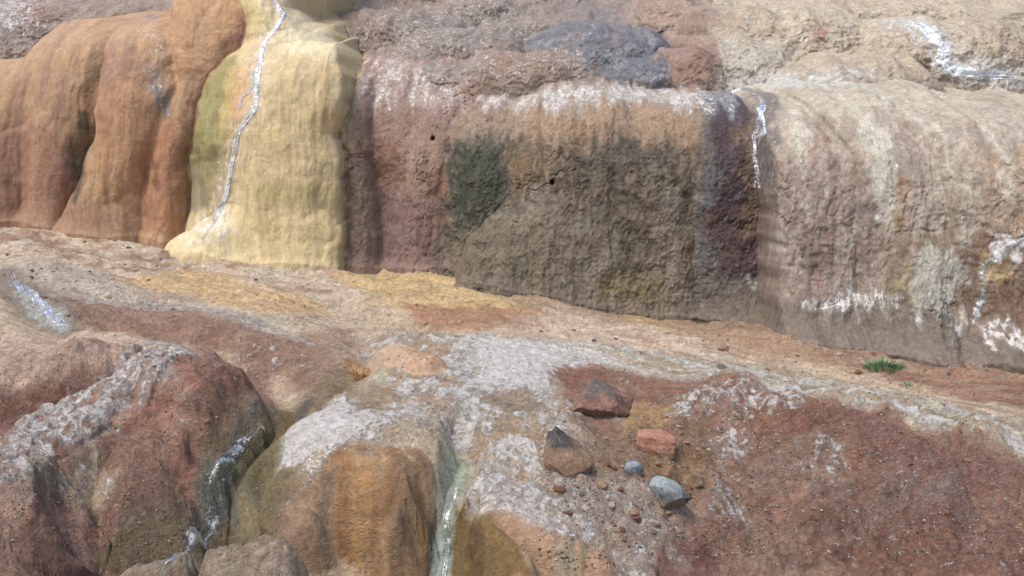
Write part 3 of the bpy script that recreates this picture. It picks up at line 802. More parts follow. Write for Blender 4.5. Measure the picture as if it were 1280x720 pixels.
    g.poly([(1040,620),(1200,620),(1230,680),(1080,680)], (138,116,108), .06, .7, pat=('W', 0, .5), white=.2)
    for pts in ([(880,490),(940,490),(1000,500),(985,535),(930,520),(870,520)], [(860,560),(920,530),(935,580),(900,620),(870,600)], [(1000,565),(1050,560),(1060,600),(1010,620)], [(880,620),(920,610),(925,650),(890,655)], [(830,500),(880,505),(870,530),(835,525)]):
        g.poly(pts, (172,144,128), .08, .9, white=.66, na=.14, pat=('C', -.5, .25))
    g.poly([(650,445),(745,455),(775,480),(740,530),(690,545),(650,500)], (198,174,154), .22, .9, na=.25, white=.62, pat=('C', -.05, .35))
    g.poly([(690,560),(770,540),(800,600),(760,650),(690,640)], (190,164,144), .2, .8, na=.2, white=.5, pat=('B', -.1, .4))
    # hollow with stones
    g.poly([(740,540),(880,530),(900,600),(850,650),(760,650),(700,600)], (146,112,86), .08, .85, white=.15)
    g.poly([(780,500),(850,505),(830,545),(780,540)], (186,146,96), .06, .85)
    g.poly([(810,580),(880,580),(870,620),(810,615)], (150,114,70), .05, .6)
    g.poly([(680,600),(800,610),(860,640),(840,700),(760,690),(700,660)], (172,150,138), .06, .8, white=.42)
    g.poly([(760,690),(860,680),(880,760),(760,760)], (186,164,150), .05, .75, white=.5)
    g.poly([(820,690),(900,690),(900,760),(820,760)], (122,68,62), .04, .8, pat=('B', -.3, .2), white=0)
    g.poly([(690,460),(760,455),(770,480),(710,500)], (146,98,78), .05, .9, white=.05)
paint_ground(G)
_c = at(324, 625, 4.46); _m = (G.own == 5) * sst(.34, .12, np.hypot(fx - _c[0], fy - _c[1]) + .06 * edge)
G.col = G.col * (1 - _m[:, None]) + lin((112, 96, 64)) * _m[:, None]; G.white *= 1 - _m
_th = sst(.40, .62, G.white + .42 * pat['C'] + .10 * pat['W'])
gZ = gZ + (.011 * _th * (.75 + .35 * pat['W']) - .004 * _th * np.abs(pat['B'])).reshape(gZ.shape)
names_g = {0: 'ground', 1: 'boulder', 2: 'boulder', 3: 'boulder', 4: 'boulder', 5: 'flowstone_mound', 6: 'flowstone_mound', 7: 'boulder'}
gobj = sheet(np.stack([gX, gY, gZ], 2), gown, dict(Mineral=G.col, crust=G.white, wet=G.wet, grain=np.where((G.own == 5) | (G.own == 6), .8, np.where(G.own == 7, .5, 1.0)) * (1 - .4 * G.wet)), M_GROUND, names_g)
tag(gobj[0], kind='structure')
GL = {1: ('flat topped pinkish boulder at the left edge below the small pool', 'boulder'),
      2: ('large red brown boulder crusted with white flecks, left of the gully stream', 'boulder'),
      3: ('dark mauve boulder filling the lower left corner', 'boulder'),
      4: ('pale grey brown boulder low in the wet gully bed', 'boulder'),
      5: ('rounded ochre flowstone mound between the gully and the narrow green runnel', 'rock mound'),
      6: ('buff flowstone mound with olive brown flank, right of the narrow green runnel', 'rock mound'),
      7: ('small smooth pink boulder on the white mineral apron', 'boulder')}
for k, (l, c) in GL.items():
    if k in gobj: tag(gobj[k], l, c)

# the land round it, reaching to the horizon
def land():
    r = np.concatenate([[0.01], np.geomspace(3, 400, 26)]); th = np.linspace(0, 2 * math.pi, 73)
    R, T = np.meshgrid(r, th, indexing='ij')
    X = R * np.cos(T); Y = R * np.sin(T) - 1.0
    Z = -.95 + .04 * fbm(X * .4, Y * .4, 3, 300) + np.clip(R - 14, 0, 400) * .01
    Z = np.where(Y > 3, np.minimum(Z, -1.05), Z)
    n = X.size
    o = sheet(np.stack([X, Y, Z], 2), np.zeros(X.shape, np.int8), dict(Mineral=np.tile(lin((150,124,106)), (n, 1)), crust=np.zeros(n), wet=np.zeros(n), grain=np.ones(n)), M_GROUND, {0: 'terrain'}, True)
    tag(o[0], kind='structure')
land()

# ---------- cliff
cA = np.concatenate([np.linspace(-12, -6.3, 60), np.linspace(-6.25, 6.25, int(1150 * Q)), np.linspace(6.3, 12, 60)])
cB = np.concatenate([np.linspace(-.75, 4.6, int(720 * Q)), np.linspace(4.63, 6.5, 40)])
cX, cZ = np.meshgrid(cA, cB)
cY, cown = cliff_y(cX, cZ)
cown = clean_ids(cown, None)
print('cliff verts', cX.size)
fx, fz = cX.ravel(), cZ.ravel()
pat = dict(
  A=fbm(fx * 1.1, fz * 1.0, 4, 401), B=fbm(fx * 4.5, fz * 3.5, 4, 405), C=fbm(fx * 16, fz * 12, 4, 409),
  S=fbm(fx * 12, fz * .9, 5, 413), W=ridged(fx * 10, fz * 8, 4, 417), T=fbm(fx * 5, fz * .5, 4, 421), H=fbm(fx * 2.5, fz * 9, 4, 425))
edge = .35 * pat['A'] + .4 * pat['B'] + .35 * pat['C'] + .6 * pat['S']
K = Paint((fx, fz), pc, (176, 150, 130), pat, edge); K.own = cown.ravel()
def paint_cliff(k):
    o = k.own
    k.ids(o, [1], (176,136,98)); k.ids(o, [2], (196,170,126)); k.ids(o, [3], (152,120,106)); k.ids(o, [4], (132,114,98)); k.ids(o, [5], (178,160,146))
    k.ids(o, [6], (164,142,130)); k.ids(o, [7], (112,112,122))
    # ochre wall
    k.ids(o, [1], (148,108,90), .75, ('T', .05, .5)); k.ids(o, [1], (190,146,112), .6, ('T', -.1, -.5)); k.ids(o, [1], (150,104,80), .5, ('S', .1, .5))
    k.poly([(-80,150),(40,150),(110,180),(100,290),(-80,290)], (142,96,80), .2, .7, own=[1])
    k.poly([(-200,60),(80,30),(200,0),(200,45),(90,70),(-200,130)], (190,152,118), .12, .7, own=[1], pat=('S', -.9, .3))
    k.poly([(115,110),(205,90),(212,130),(180,230),(150,260),(120,200)], (182,132,92), .1, .7, own=[1])
    k.poly([(30,260),(100,250),(180,270),(180,300),(0,280)], (164,124,94), .06, .7, own=[1])
    k.line([(122,60),(116,100),(114,140)], .05, (120,92,66), op=.7, own=[1], pat=('S', -.6, .2))
    k.line([(110,145),(106,190),(98,250)], .10, (76,68,46), op=.95, own=[1], pat=('S', -1, -.1))
    k.line([(60,110),(50,180),(45,260)], .08, (180,134,104), op=.6, own=[1])
    k.line([(190,20),(205,50),(200,110),(212,140)], .09, (140,124,122), op=.8, own=[1], white=.3)
    k.poly([(205,0),(305,-10),(310,40),(250,90),(215,110)], (190,144,102), .1, .8, own=[1])
    k.line([(280,60),(305,45),(308,25)], .08, (128,84,72), op=.8, own=[1])
    k.poly([(180,180),(222,150),(222,290),(176,290)], (174,118,82), .06, .8, own=[1])
    k.line([(196,195),(198,240)], .03, (120,74,52), op=.8, own=[1])
    # yellow dome
    k.ids(o, [2], (182,152,106), .6, ('T', .1, .5)); k.ids(o, [2], (208,186,144), .5, ('T', -.1, -.5)); k.ids(o, [2], (204,176,122), .5, ('B', .1, .5))
    k.poly([(215,200),(228,120),(268,75),(300,70),(305,110),(292,190),(285,230),(262,290),(210,290)], (142,130,78), .05, .95, own=[2], na=.06)
    k.poly([(285,100),(300,80),(310,160),(290,210),(283,160)], (190,160,98), .04, .8, own=[2])
    k.line([(222,180),(230,130),(250,95),(275,72)], .06, (158,152,138), op=.85, own=[2])
    k.poly([(218,178),(250,180),(290,188),(282,212),(250,205),(220,196)], (104,84,46), .03, .85, own=[2], pat=('H', -.5, .2))
    k.poly([(220,205),(262,212),(272,240),(258,290),(222,290)], (140,128,104), .05, .85, own=[2])
    k.poly([(255,210),(285,215),(275,255),(262,270)], (150,132,90), .03, .8, own=[2])
    k.line([(306,85),(303,130),(300,160)], .07, (208,158,116), op=.85, own=[2])
    k.poly([(315,0),(345,0),(330,40),(312,45)], (200,176,120), .04, .8, own=[2])
    k.poly([(330,5),(390,25),(430,60),(420,75),(350,60)], (216,200,166), .06, .7, own=[2], white=.15)
    k.poly([(320,225),(425,235),(425,255),(320,250)], (172,152,96), .05, .6, own=[2])
    k.poly([(300,262),(426,262),(426,320),(300,320)], (204,178,128), .05, .6, own=[2])
    k.poly([(200,285),(270,255),(320,290),(330,330),(200,310)], (206,182,134), .05, .8, own=[2], white=.2)
    k.line([(338,-15),(345,5),(356,22),(345,38),(333,52),(327,70),(326,88),(322,110),(322,135),(312,148),(302,160),(296,185),(288,220),(284,245),(276,262),(262,285)], .10, (190,164,126), op=.8, white=.34, wet=.9, taper=False, na=.8)
    k.poly([(284,245),(276,262),(230,292),(215,300),(280,306),(292,285)], (204,186,150), .05, .85, own=[2], white=.55, na=.08, pat=('C', -.6, .3))
    # mauve drapery
    k.ids(o, [3], (128,96,90), .6, ('T', .05, .5)); k.ids(o, [3], (164,132,112), .5, ('S', .1, .5))
    k.poly([(405,90),(450,100),(455,180),(425,180),(408,160)], (164,138,106), .05, .85, own=[3])
    k.poly([(415,180),(470,200),(478,330),(415,330)], (132,108,92), .05, .85, own=[3])
    k.poly([(440,60),(580,90),(580,140),(520,135),(450,130)], (178,158,150), .08, .85, own=[3], pat=('S', -.7, .3), white=.55)  # calcite frost mixed with pale sky sheen, painted into the colour
    k.poly([(450,175),(510,185),(505,230),(485,240),(465,205)], (118,74,52), .04, .85, own=[3], pat=('C', -.5, .2))
    k.poly([(540,215),(572,205),(575,290),(535,290)], (126,80,56), .04, .85, own=[3, 4], pat=('C', -.5, .2))
    k.poly([(470,230),(550,260),(555,330),(470,330)], (130,98,94), .06, .7, own=[3])
    # grey brown wall
    k.ids(o, [4], (108,92,78), .6, ('B', .05, .45)); k.ids(o, [4], (140,122,106), .6, ('B', -.1, -.5)); k.ids(o, [4], (116,94,76), .5, ('S', .1, .5))
    k.poly([(560,120),(660,115),(665,165),(640,175),(560,175)], (158,132,112), .05, .85, own=[4])
    k.poly([(655,108),(880,108),(880,185),(800,180),(700,180),(655,175)], (166,136,110), .06, .9, own=[4])
    k.poly([(655,108),(880,108),(880,185),(655,215)], (170,134,104), .10, .7, na=.2, own=[4], pat=('S', -.05, .35))
    k.poly([(560,112),(660,108),(880,104),(885,140),(800,128),(680,138),(600,132)], (186,174,168), .07, .9, own=[4], pat=('S', -.8, .2), white=.62)  # rim frost: calcite plus sky highlight put into the colour
    k.poly([(650,178),(720,172),(860,172),(880,200),(870,300),(800,310),(760,250),(650,230)], (108,92,76), .16, .8, own=[4], na=.22, pat=('C', -.7, .3))
    k.poly([(700,190),(760,180),(840,190),(840,215),(760,230)], (82,72,60), .05, .7, own=[4], pat=('W', -.2, .3))
    k.poly([(565,178),(595,170),(632,178),(636,240),(615,280),(560,310),(553,250)], (88,90,74), .07, .9, na=.10, own=[3, 4], pat=('C', -.9, .2))
    k.poly([(575,190),(625,190),(625,250),(580,270)], (62,66,56), .04, .7, own=[3, 4], pat=('W', -.1, .35))
    k.poly([(560,172),(640,172),(642,250),(612,300),(556,315),(550,240)], (50,54,44), .08, .95, own=[3, 4], na=.16, pat=('C', .02, .22))
    k.poly([(552,200),(640,190),(640,270),(600,350),(552,345)], (66,68,52), .10, .9, own=[3, 4], na=.2, pat=('S', -.02, .22))
    k.poly([(640,185),(760,178),(860,190),(870,260),(700,260)], (70,60,48), .10, .85, own=[4], na=.2, pat=('C', .12, .30))
    k.poly([(630,190),(670,195),(665,235),(632,230)], (130,100,66), .04, .7, own=[4])
    k.poly([(560,300),(640,260),(740,270),(780,340),(700,360),(600,345)], (124,110,92), .08, .85, own=[4])
    k.poly([(760,265),(805,290),(800,320),(790,370)], (84,76,58), .04, .8, own=[4], pat=('C', -.4, .2))
    k.poly([(770,200),(860,210),(880,300),(800,290)], (130,118,104), .06, .6, own=[4], pat=('B', -.2, .4))
    k.poly([(740,350),(800,340),(830,375),(760,378)], (132,116,76), .05, .8, own=[4])
    # dark stained column
    k.poly([(868,118),(962,115),(966,200),(958,330),(940,400),(880,390),(872,250)], (84,66,70), .04, 1.0, own=[4])
    k.poly([(868,140),(888,140),(892,370),(872,370)], (108,106,104), .04, .8, own=[4])
    k.poly([(870,115),(930,112),(920,140),(880,142)], (132,132,140), .05, .8, own=[4], white=.5)
    k.poly([(922,160),(945,150),(944,290),(924,290)], (136,108,82), .03, .75, own=[4], pat=('S', -.8, .2))
    k.poly([(948,180),(968,190),(966,270),(955,340),(944,300)], (104,68,60), .03, .85, own=[4, 5])
    k.poly([(885,260),(925,265),(930,330),(890,330)], (98,70,64), .05, .8, own=[4], pat=('H', -.3, .2))
    k.poly([(860,330),(950,350),(950,400),(840,395)], (112,98,88), .05, .8, own=[4])
    # buff wall
    k.ids(o, [5], (160,138,124), .7, ('T', .05, .45)); k.ids(o, [5], (190,176,160), .6, ('T', -.1, -.5))
    k.poly([(930,95),(1280,85),(1450,90),(1450,150),(1200,150),(1100,140),(980,140)], (190,176,156), .08, .75, own=[5])
    k.poly([(950,190),(1110,190),(1210,200),(1210,380),(950,390)], (158,136,122), .06, .8, own=[5], pat=('S', .0, .4))
    k.poly([(950,250),(1110,250),(1210,240),(1210,390),(950,390)], (190,172,152), .06, .7, own=[5], pat=('C', .1, .45))
    k.poly([(950,200),(1110,200),(1100,390),(950,390)], (134,108,100), .06, .6, own=[5], pat=('W', .15, .5))
    k.poly([(1070,140),(1110,190),(1120,260),(1100,290),(1085,220)], (198,192,180), .04, .6, own=[5], white=.3)
    k.line([(1015,178),(1010,190),(1018,200)], .06, (152,96,88), op=.6, own=[5])
    k.line([(1122,215),(1120,260),(1122,320)], .07, (148,108,70), op=.85, own=[5])
    k.line([(1020,170),(1028,168),(1033,175)], .03, (120,84,72), op=.7, own=[5])
    k.line([(1040,200),(1035,300),(1020,350)], .05, (150,112,104), op=.6, own=[5], pat=('C', -.5, .3))
    k.line([(1082,245),(1084,290)], .025, (98,90,84), op=.8, own=[5])
    k.line([(1066,250),(1068,285)], .02, (104,90,84), op=.8, own=[5])
    k.line([(1155,280),(1157,310)], .03, (84,84,76), op=.8, own=[5])
    k.line([(1012,290),(1010,360)], .04, (116,98,86), op=.8, own=[5])
    k.poly([(1215,190),(1450,180),(1450,320),(1225,300)], (162,130,100), .08, .75, own=[5], pat=('S', -.6, .3))
    k.poly([(1205,290),(1450,280),(1450,460),(1200,440),(1210,350)], (124,94,76), .06, .9, own=[5])
    k.poly([(1215,325),(1250,318),(1262,345),(1225,355)], (188,162,118), .03, .9, own=[5])
    k.poly([(1105,300),(1215,285),(1225,400),(1110,400)], (128,104,86), .06, .8, own=[5], na=.1)
    k.poly([(1132,318),(1160,302),(1190,310),(1202,345),(1188,378),(1150,384),(1130,360)], (176,168,156), .025, .95, own=[5], na=.03, white=.2)
    for q in ([(1050,118),(1095,170),(1112,240),(1114,300)], [(1105,125),(1172,175),(1200,250),(1204,300)], [(985,130),(1000,180),(1004,260)], [(1215,150),(1250,190),(1262,250)]):
        k.line(q, .06, (206,196,180), op=.75, own=[5], white=.34, pat=('C', -.7, .3))
    k.line([(1160,170),(1185,230),(1190,290)], .04, (134,108,90), op=.6, own=[5])
    k.poly([(1120,340),(1140,330),(1140,390),(1100,380)], (178,160,124), .04, .7, own=[5])
    k.poly([(830,388),(1000,374),(1120,372),(1240,418),(1300,440),(1300,480),(1100,470),(830,430)], (120,104,92), .06, .9, own=[4, 5], na=.08)
    k.poly([(1010,372),(1060,362),(1120,368),(1110,385),(1030,388)], (160,152,146), .03, .9, own=[4, 5], white=.66, pat=('C', -.5, .1))
    k.poly([(1140,380),(1190,388),(1195,405),(1150,400)], (160,158,152), .03, .9, own=[4, 5], white=.6)
    k.line([(1186,412),(1200,414),(1212,412)], .05, (196,190,176), op=.9, own=[4, 5], white=.6)
    k.poly([(1240,290),(1285,285),(1285,325),(1245,310)], (170,160,150), .03, .95, own=[5], white=.95, pat=('C', -.6, .1))
    k.poly([(1225,400),(1285,410),(1285,440),(1235,425)], (170,160,150), .03, .95, own=[5], white=.9, pat=('C', -.5, .1))
    k.line([(930,345),(935,355),(942,350)], .03, (200,190,180), op=.8, own=[4], white=.6)
    # crowns
    k.poly([(430,-10),(620,-10),(740,40),(780,110),(440,110)], (150,134,126), .22, .85, na=.28, own=[6], white=.36)
    k.poly([(430,-10),(620,-10),(740,40),(780,110),(440,110)], (140,126,120), .22, .6, na=.28, own=[6], pat=('B', 0, .5))
    k.poly([(600,60),(680,55),(720,105),(600,110)], (154,120,98), .22, .7, na=.28, own=[6])
    k.poly([(440,0),(500,0),(500,60),(450,70)], (158,128,112), .22, .7, na=.28, own=[6])
    k.poly([(-100,-20),(110,-20),(60,40),(-100,60)], (146,132,132), .22, .85, na=.28, own=[6], white=.55)
    k.poly([(30,-10),(80,-10),(70,25),(40,25)], (156,114,92), .22, .8, na=.28, own=[6])
    k.poly([(400,-20),(600,-20),(560,20),(440,30)], (156,132,120), .22, .7, na=.28, own=[6])
    k.poly([(830,50),(905,55),(915,112),(830,112)], (150,108,94), .22, .85, na=.28, own=[6])
    k.poly([(690,0),(790,0),(800,50),(720,50)], (122,116,122), .22, .7, na=.28, own=[6, 7])
    k.ids(o, [7], (146,142,146), .7, ('H', -.1, .4), white=.42)
    k.ids(o, [7], (140,118,108), .7, ('B', .1, .5))
    k.poly([(780,-30),(870,-30),(880,50),(800,40)], (174,140,122), .22, .55, na=.28, own=[6])
    k.poly([(880,-40),(1350,-40),(1350,100),(900,110)], (200,180,156), .22, .85, na=.28, own=[6], white=.32)
    k.poly([(880,-40),(1350,-40),(1350,100),(900,110)], (178,150,128), .22, .7, na=.28, own=[6], pat=('A', 0, .5))
    k.poly([(900,50),(980,60),(1000,110),(900,112)], (190,180,166), .22, .8, na=.28, own=[6], white=.35)
    k.poly([(1020,30),(1036,30),(1034,70),(1024,70)], (178,118,100), .03, .8, own=[6])
    k.poly([(1040,65),(1160,62),(1180,95),(1020,98)], (186,164,140), .22, .8, na=.28, own=[6])
    k.poly([(900,104),(960,96),(1100,90),(1060,108),(930,116)], (196,192,186), .05, .8, own=[5, 6, 4], white=.55)
    k.poly([(1240,95),(1285,92),(1285,115),(1245,110)], (104,92,78), .04, .7, own=[5], pat=('C', -.3, .2))
    k.poly([(1205,120),(1250,118),(1250,135),(1210,135)], (150,132,112), .04, .6, own=[5], pat=('C', -.3, .2))
paint_cliff(K)
K.line([(1120,25),(1150,35),(1168,50),(1178,62),(1176,78),(1190,88),(1215,92),(1290,96)], .16, (200,190,178), op=.85, white=.55, wet=.6, taper=False)
K.line([(950,118),(955,150),(946,180),(948,235)], .06, (112,100,96), op=.8, white=.2, wet=.8, taper=False)
def ragged(F2, sh):
    ii, jj = np.meshgrid(np.arange(sh[0]), np.arange(sh[1]), indexing='ij')
    k = np.where(cown <= 2, .45, 1.0) * (1 - .95 * sst(.8, 2.0, np.abs(np.gradient(cY, axis=1) / np.gradient(cX, axis=1))))
    for _ in range(3):
        k[:, 2:-2] = (k[:, :-4] + k[:, 1:-3] + k[:, 2:-2] + k[:, 3:-1] + k[:, 4:]) / 5; k[2:-2] = (k[:-4] + k[1:-3] + k[2:-2] + k[3:-1] + k[4:]) / 5
    dj = k * (9 * pat['B'].reshape(sh) + 7 * pat['C'].reshape(sh) + 5 * pat['S'].reshape(sh)); di = k * (8 * pat['A'].reshape(sh) + 24 * pat['S'].reshape(sh) * (cown > 2))
    si = np.clip(ii + di, 0, sh[0] - 1).astype(int); sj = np.clip(jj + dj, 0, sh[1] - 1).astype(int)
    G2 = F2.reshape(sh + (-1,))[si, sj]
    for _ in range(2):
        G2[1:-1] = .25 * G2[:-2] + .5 * G2[1:-1] + .25 * G2[2:]; G2[:, 1:-1] = .25 * G2[:, :-2] + .5 * G2[:, 1:-1] + .25 * G2[:, 2:]
    return G2.reshape(F2.shape)
K.col *= np.array([1, .80, .92, .84, .84, .86, .84, .84])[K.own][:, None]
K.col = ragged(K.col, cX.shape); K.white = ragged(K.white, cX.shape); K.wet = ragged(K.wet, cX.shape)
names_c = {1: 'flowstone_wall', 2: 'flowstone_dome', 3: 'flowstone_drapery', 4: 'cliff_wall', 5: 'cliff_wall', 6: 'hillside', 7: 'rock_dome'}
cobj = sheet(np.stack([cX, cY, cZ], 2), cown, dict(Mineral=K.col, crust=K.white, wet=K.wet, grain=np.where(K.own == 2, .36, np.where(K.own == 1, .42, np.where(K.own == 3, .65, np.where(K.own == 5, .8, .9))))), M_CLIFF, names_c)
tag(cobj[6], kind='structure')
CLB = {1: ('ochre orange flowstone wall of smooth rounded lobes, left of the yellow dome', 'rock formation'),
       2: ('pale yellow flowstone dome with white water trickling down its face', 'rock formation'),
       3: ('mauve brown flowstone drapery beside the yellow dome', 'rock formation'),
       4: ('rough grey brown cliff wall with a dark purple stained column at its end', 'cliff'),
       5: ('pale buff cliff wall with vertical streaks and rust stains', 'cliff'),
       7: ('dark blue grey rounded rock dome above the grey brown cliff rim', 'rock formation')}
for k_, (l, c) in CLB.items():
    if k_ in cobj: tag(cobj[k_], l, c)

# ------------------------------------------------------------------ running water
def smooth_path(p, n):
    p = np.array(p, float); t = np.linspace(0, len(p) - 1, n)
    x = np.stack([np.interp(t, np.arange(len(p)), p[:, i]) for i in range(p.shape[1])], 1)
    for _ in range(6):
        x[1:-1] = .25 * x[:-2] + .5 * x[1:-1] + .25 * x[2:]
    return x

def ribbon(name, pts, w, on, foam=.3, strands=1, seed=0, spread=0., lift=.006):
    P = smooth_path([(pc if on == 'cliff' else pg)(*q) for q in pts], 40 * len(pts))
    Vs, Fs, Fo, base = [], [], [], 0
    rr = np.random.default_rng(seed + 1)
    for s in range(strands):
        n = len(P); t = np.linspace(0, 1, n)
        T = np.gradient(P, axis=0); T /= np.linalg.norm(T, axis=1, keepdims=True) + 1e-9
        Nn = np.stack([-T[:, 1], T[:, 0]], 1)
        L = np.cumsum(np.r_[0, np.linalg.norm(np.diff(P, axis=0), axis=1)])
        off = (spread * rr.uniform(-1, 1) * np.ones(n) if strands > 1 else 0) + .5 * w * fbm(L * 3 + s * 7, L * 0 + seed, 3, seed)
        ww = w * (1 if strands == 1 else rr.uniform(.4, .9)) * (.75 + .7 * fbm(L * 6, L * 0 + 3.3 * s, 3, seed + 5)) * np.clip(np.minimum(t, 1 - t) * 9, .12, 1)
        ww = np.clip(ww, .12 * w, 2.2 * w)
        K_ = 9; c = np.linspace(-1, 1, K_)
        Q_ = P[:, None, :] + Nn[:, None, :] * (off[:, None] + c[None, :] * ww[:, None])[:, :, None]
        a, b = Q_[..., 0], Q_[..., 1]
        dome = lift * (1 - c ** 2)[None, :] * (1 + .8 * fbm(a * 30, b * 30, 2, seed)) - .002
        if on == 'cliff':
            y, _ = cliff_y(a, b); V = np.stack([a, y - dome - .003, b], 2)
        else:
            z, _ = ground_h(a, b)
            V = np.stack([a, b, z + dome + .003], 2)
        fo = foam + .22 * fbm(a * 7, b * 7, 3, seed + 9) - .12 * np.abs(c)[None, :]
        i = np.arange(n * K_).reshape(n, K_) + base
        q = np.stack([i[:-1, :-1].ravel(), i[:-1, 1:].ravel(), i[1:, 1:].ravel(), i[1:, :-1].ravel()], 1)
        Vs.append(V.reshape(-1, 3)); Fs.append(q); Fo.append(fo.ravel()); base += n * K_
    o = raw_mesh(name, np.vstack(Vs), np.vstack(Fs), M_WATER, dict(foam=np.concatenate(Fo)))
    return tag(o, kind='structure')

ribbon('waterfall', [(338,-15),(345,5),(356,22),(345,38),(333,52),(327,70),(326,88),(322,110),(322,135),(312,148),(302,160),(296,185),(288,220),(284,245),(276,262),(266,282),(254,296)], .028, 'cliff', .50, 3, 3, .030)
ribbon('waterfall', [(326,80),(318,110),(306,125),(303,140)], .03, 'cliff', .40, 1, 13)
ribbon('waterfall', [(950,120),(953,140),(955,155),(948,172),(945,195),(950,215),(948,235)], .028, 'cliff', .52, 2, 21, .03)
ribbon('waterfall', [(1135,28),(1150,35),(1165,48),(1178,60),(1175,75),(1190,88),(1215,92),(1270,95)], .045, 'cliff', .60, 3, 31, .07)
ribbon('waterfall', [(1290,288),(1262,300),(1245,318),(1225,325),(1218,345),(1222,365),(1212,390),(1205,402)], .035, 'cliff', .50, 2, 41, .04)
ribbon('waterfall', [(905,112),(935,112),(950,118)], .04, 'cliff', .40, 1, 45)
ribbon('stream', [(330,545),(300,566),(277,582),(266,600),(264,622),(270,650),(255,672),(232,690),(215,712),(200,735)], .020, 'ground', .36, 4, 51, .06, .006)
ribbon('stream', [(8,352),(30,368),(48,384),(62,400),(78,414)], .016, 'ground', .38, 4, 61, .10, .006)
ribbon('stream', [(574,600),(564,625),(555,655),(559,690),(552,730),(550,770)], .022, 'ground', .38, 3, 71, .025, .006)

# ------------------------------------------------------------------ loose stones
def stone_mesh(size, seed, cuts=14, planes=(), boxy=0., sub=5, rough=.05, cutlo=.62, cuthi=.92):
    r = np.random.default_rng(seed)
    bm = bmesh.new(); bmesh.ops.create_icosphere(bm, subdivisions=sub, radius=1.0)
    bm.verts.ensure_lookup_table()
    V = np.array([v.co[:] for v in bm.verts]); F = np.array([[v.index for v in f.verts] for f in bm.faces]); bm.free()
    if boxy:
        p = np.max(np.abs(V), axis=1, keepdims=True); V = V * (1 - boxy) + V / p * boxy * .86
    for _ in range(cuts):
        n = r.normal(size=3); n /= np.linalg.norm(n); d = r.uniform(cutlo, cuthi)
        if boxy: d += .18 * boxy
        e = V @ n - d
        V = V - np.clip(e, 0, 9)[:, None] * n * .94
    for nx, ny, nz, d in planes:
        n = np.array((nx, ny, nz), float); n /= np.linalg.norm(n)
        V = V - np.clip(V @ n - d, 0, 9)[:, None] * n * .97
    nn = fbm(V[:, 0] * 1.7 + V[:, 2] * 1.1, V[:, 1] * 1.7 - V[:, 2] * .9, 4, seed) * rough + fbm(V[:, 0] * 6 + V[:, 2] * 3, V[:, 1] * 6 - V[:, 2] * 4, 4, seed + 3) * rough * .5
    V = V * (1 + nn[:, None])
    return V * np.array(size) * .5, F

def rot(V, rx, ry, rz):
    cx, sx, cy, sy, cz, sz = *(f(math.radians(a)) for a in (rx, ry, rz) for f in (math.cos, math.sin)),
    Rx = np.array([[1,0,0],[0,cx,-sx],[0,sx,cx]]); Ry = np.array([[cy,0,sy],[0,1,0],[-sy,0,cy]]); Rz = np.array([[cz,-sz,0],[sz,cz,0],[0,0,1]])
    return V @ (Rz @ Ry @ Rx).T

def stone(px, py, size, colours, seed, label, turn=(0,0,0), sink=.18, name='rock', cat='rock', top=None, flat=None, white=.12, dust=(156,120,94), **kw):
    """px,py: where its foot stands in the photo"""
    V, F = stone_mesh(size, seed, **kw); V = rot(V, *turn)
    x, y = pg(px, py); y += size[1] * .45
    z0 = float(ground_h(np.array([x]), np.array([y]))[0][0])
    h = V[:, 2].max() - V[:, 2].min()
    V[:, 2] += -V[:, 2].min() - sink * h
    n = fbm(V[:, 0] * 14 + V[:, 2] * 9, V[:, 1] * 14 + V[:, 2] * 11, 4, seed + 40)
    m = sst(-.45, .45, n)[:, None]
    c = lin(colours[0]) * (1 - m) + lin(colours[1]) * m
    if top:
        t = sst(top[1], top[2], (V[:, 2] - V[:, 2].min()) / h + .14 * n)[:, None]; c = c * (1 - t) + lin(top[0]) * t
    if flat:  # tints the right-hand side, carries painted shade
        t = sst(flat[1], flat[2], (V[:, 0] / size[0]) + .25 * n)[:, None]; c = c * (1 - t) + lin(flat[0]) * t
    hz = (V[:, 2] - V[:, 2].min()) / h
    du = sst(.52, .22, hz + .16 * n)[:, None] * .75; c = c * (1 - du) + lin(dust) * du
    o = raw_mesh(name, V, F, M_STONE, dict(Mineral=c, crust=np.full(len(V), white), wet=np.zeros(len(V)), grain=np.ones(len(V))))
    o.location = (x, y, z0)
    return tag(o, label, cat)

stone(822, 582, (.262,.20,.155), [(198,140,112),(180,122,98)], 3, 'flat sided brick red rock lying on the brown rubble', (0,2,-6), .08, boxy=.85, cuts=10, rough=.07)
stone(842, 668, (.27,.20,.17), [(132,140,146),(104,110,114)], 12, 'angular blue grey rock at the foot of the red bank', (8,16,-20), .16, top=((156,164,168), .55, .8), flat=((66,70,78), .15, .4), cuts=16, rough=.06, cutlo=.5, cuthi=.85)  # lit top and shaded right side put into the colour
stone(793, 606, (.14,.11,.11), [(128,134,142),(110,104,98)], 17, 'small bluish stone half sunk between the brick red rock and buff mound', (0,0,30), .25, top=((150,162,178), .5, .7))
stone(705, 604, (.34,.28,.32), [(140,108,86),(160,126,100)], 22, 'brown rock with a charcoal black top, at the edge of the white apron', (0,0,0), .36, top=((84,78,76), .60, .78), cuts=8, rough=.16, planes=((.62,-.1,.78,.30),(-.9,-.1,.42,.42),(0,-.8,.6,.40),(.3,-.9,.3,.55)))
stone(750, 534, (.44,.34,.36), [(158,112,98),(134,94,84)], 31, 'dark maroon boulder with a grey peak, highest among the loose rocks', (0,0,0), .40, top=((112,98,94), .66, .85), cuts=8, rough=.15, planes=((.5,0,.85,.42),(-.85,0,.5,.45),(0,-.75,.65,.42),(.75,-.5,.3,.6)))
stone(868, 617, (.17,.14,.11), [(150,122,88),(132,104,76)], 37, 'low tan stone half buried below the brick red rock', (0,0,15), .35)
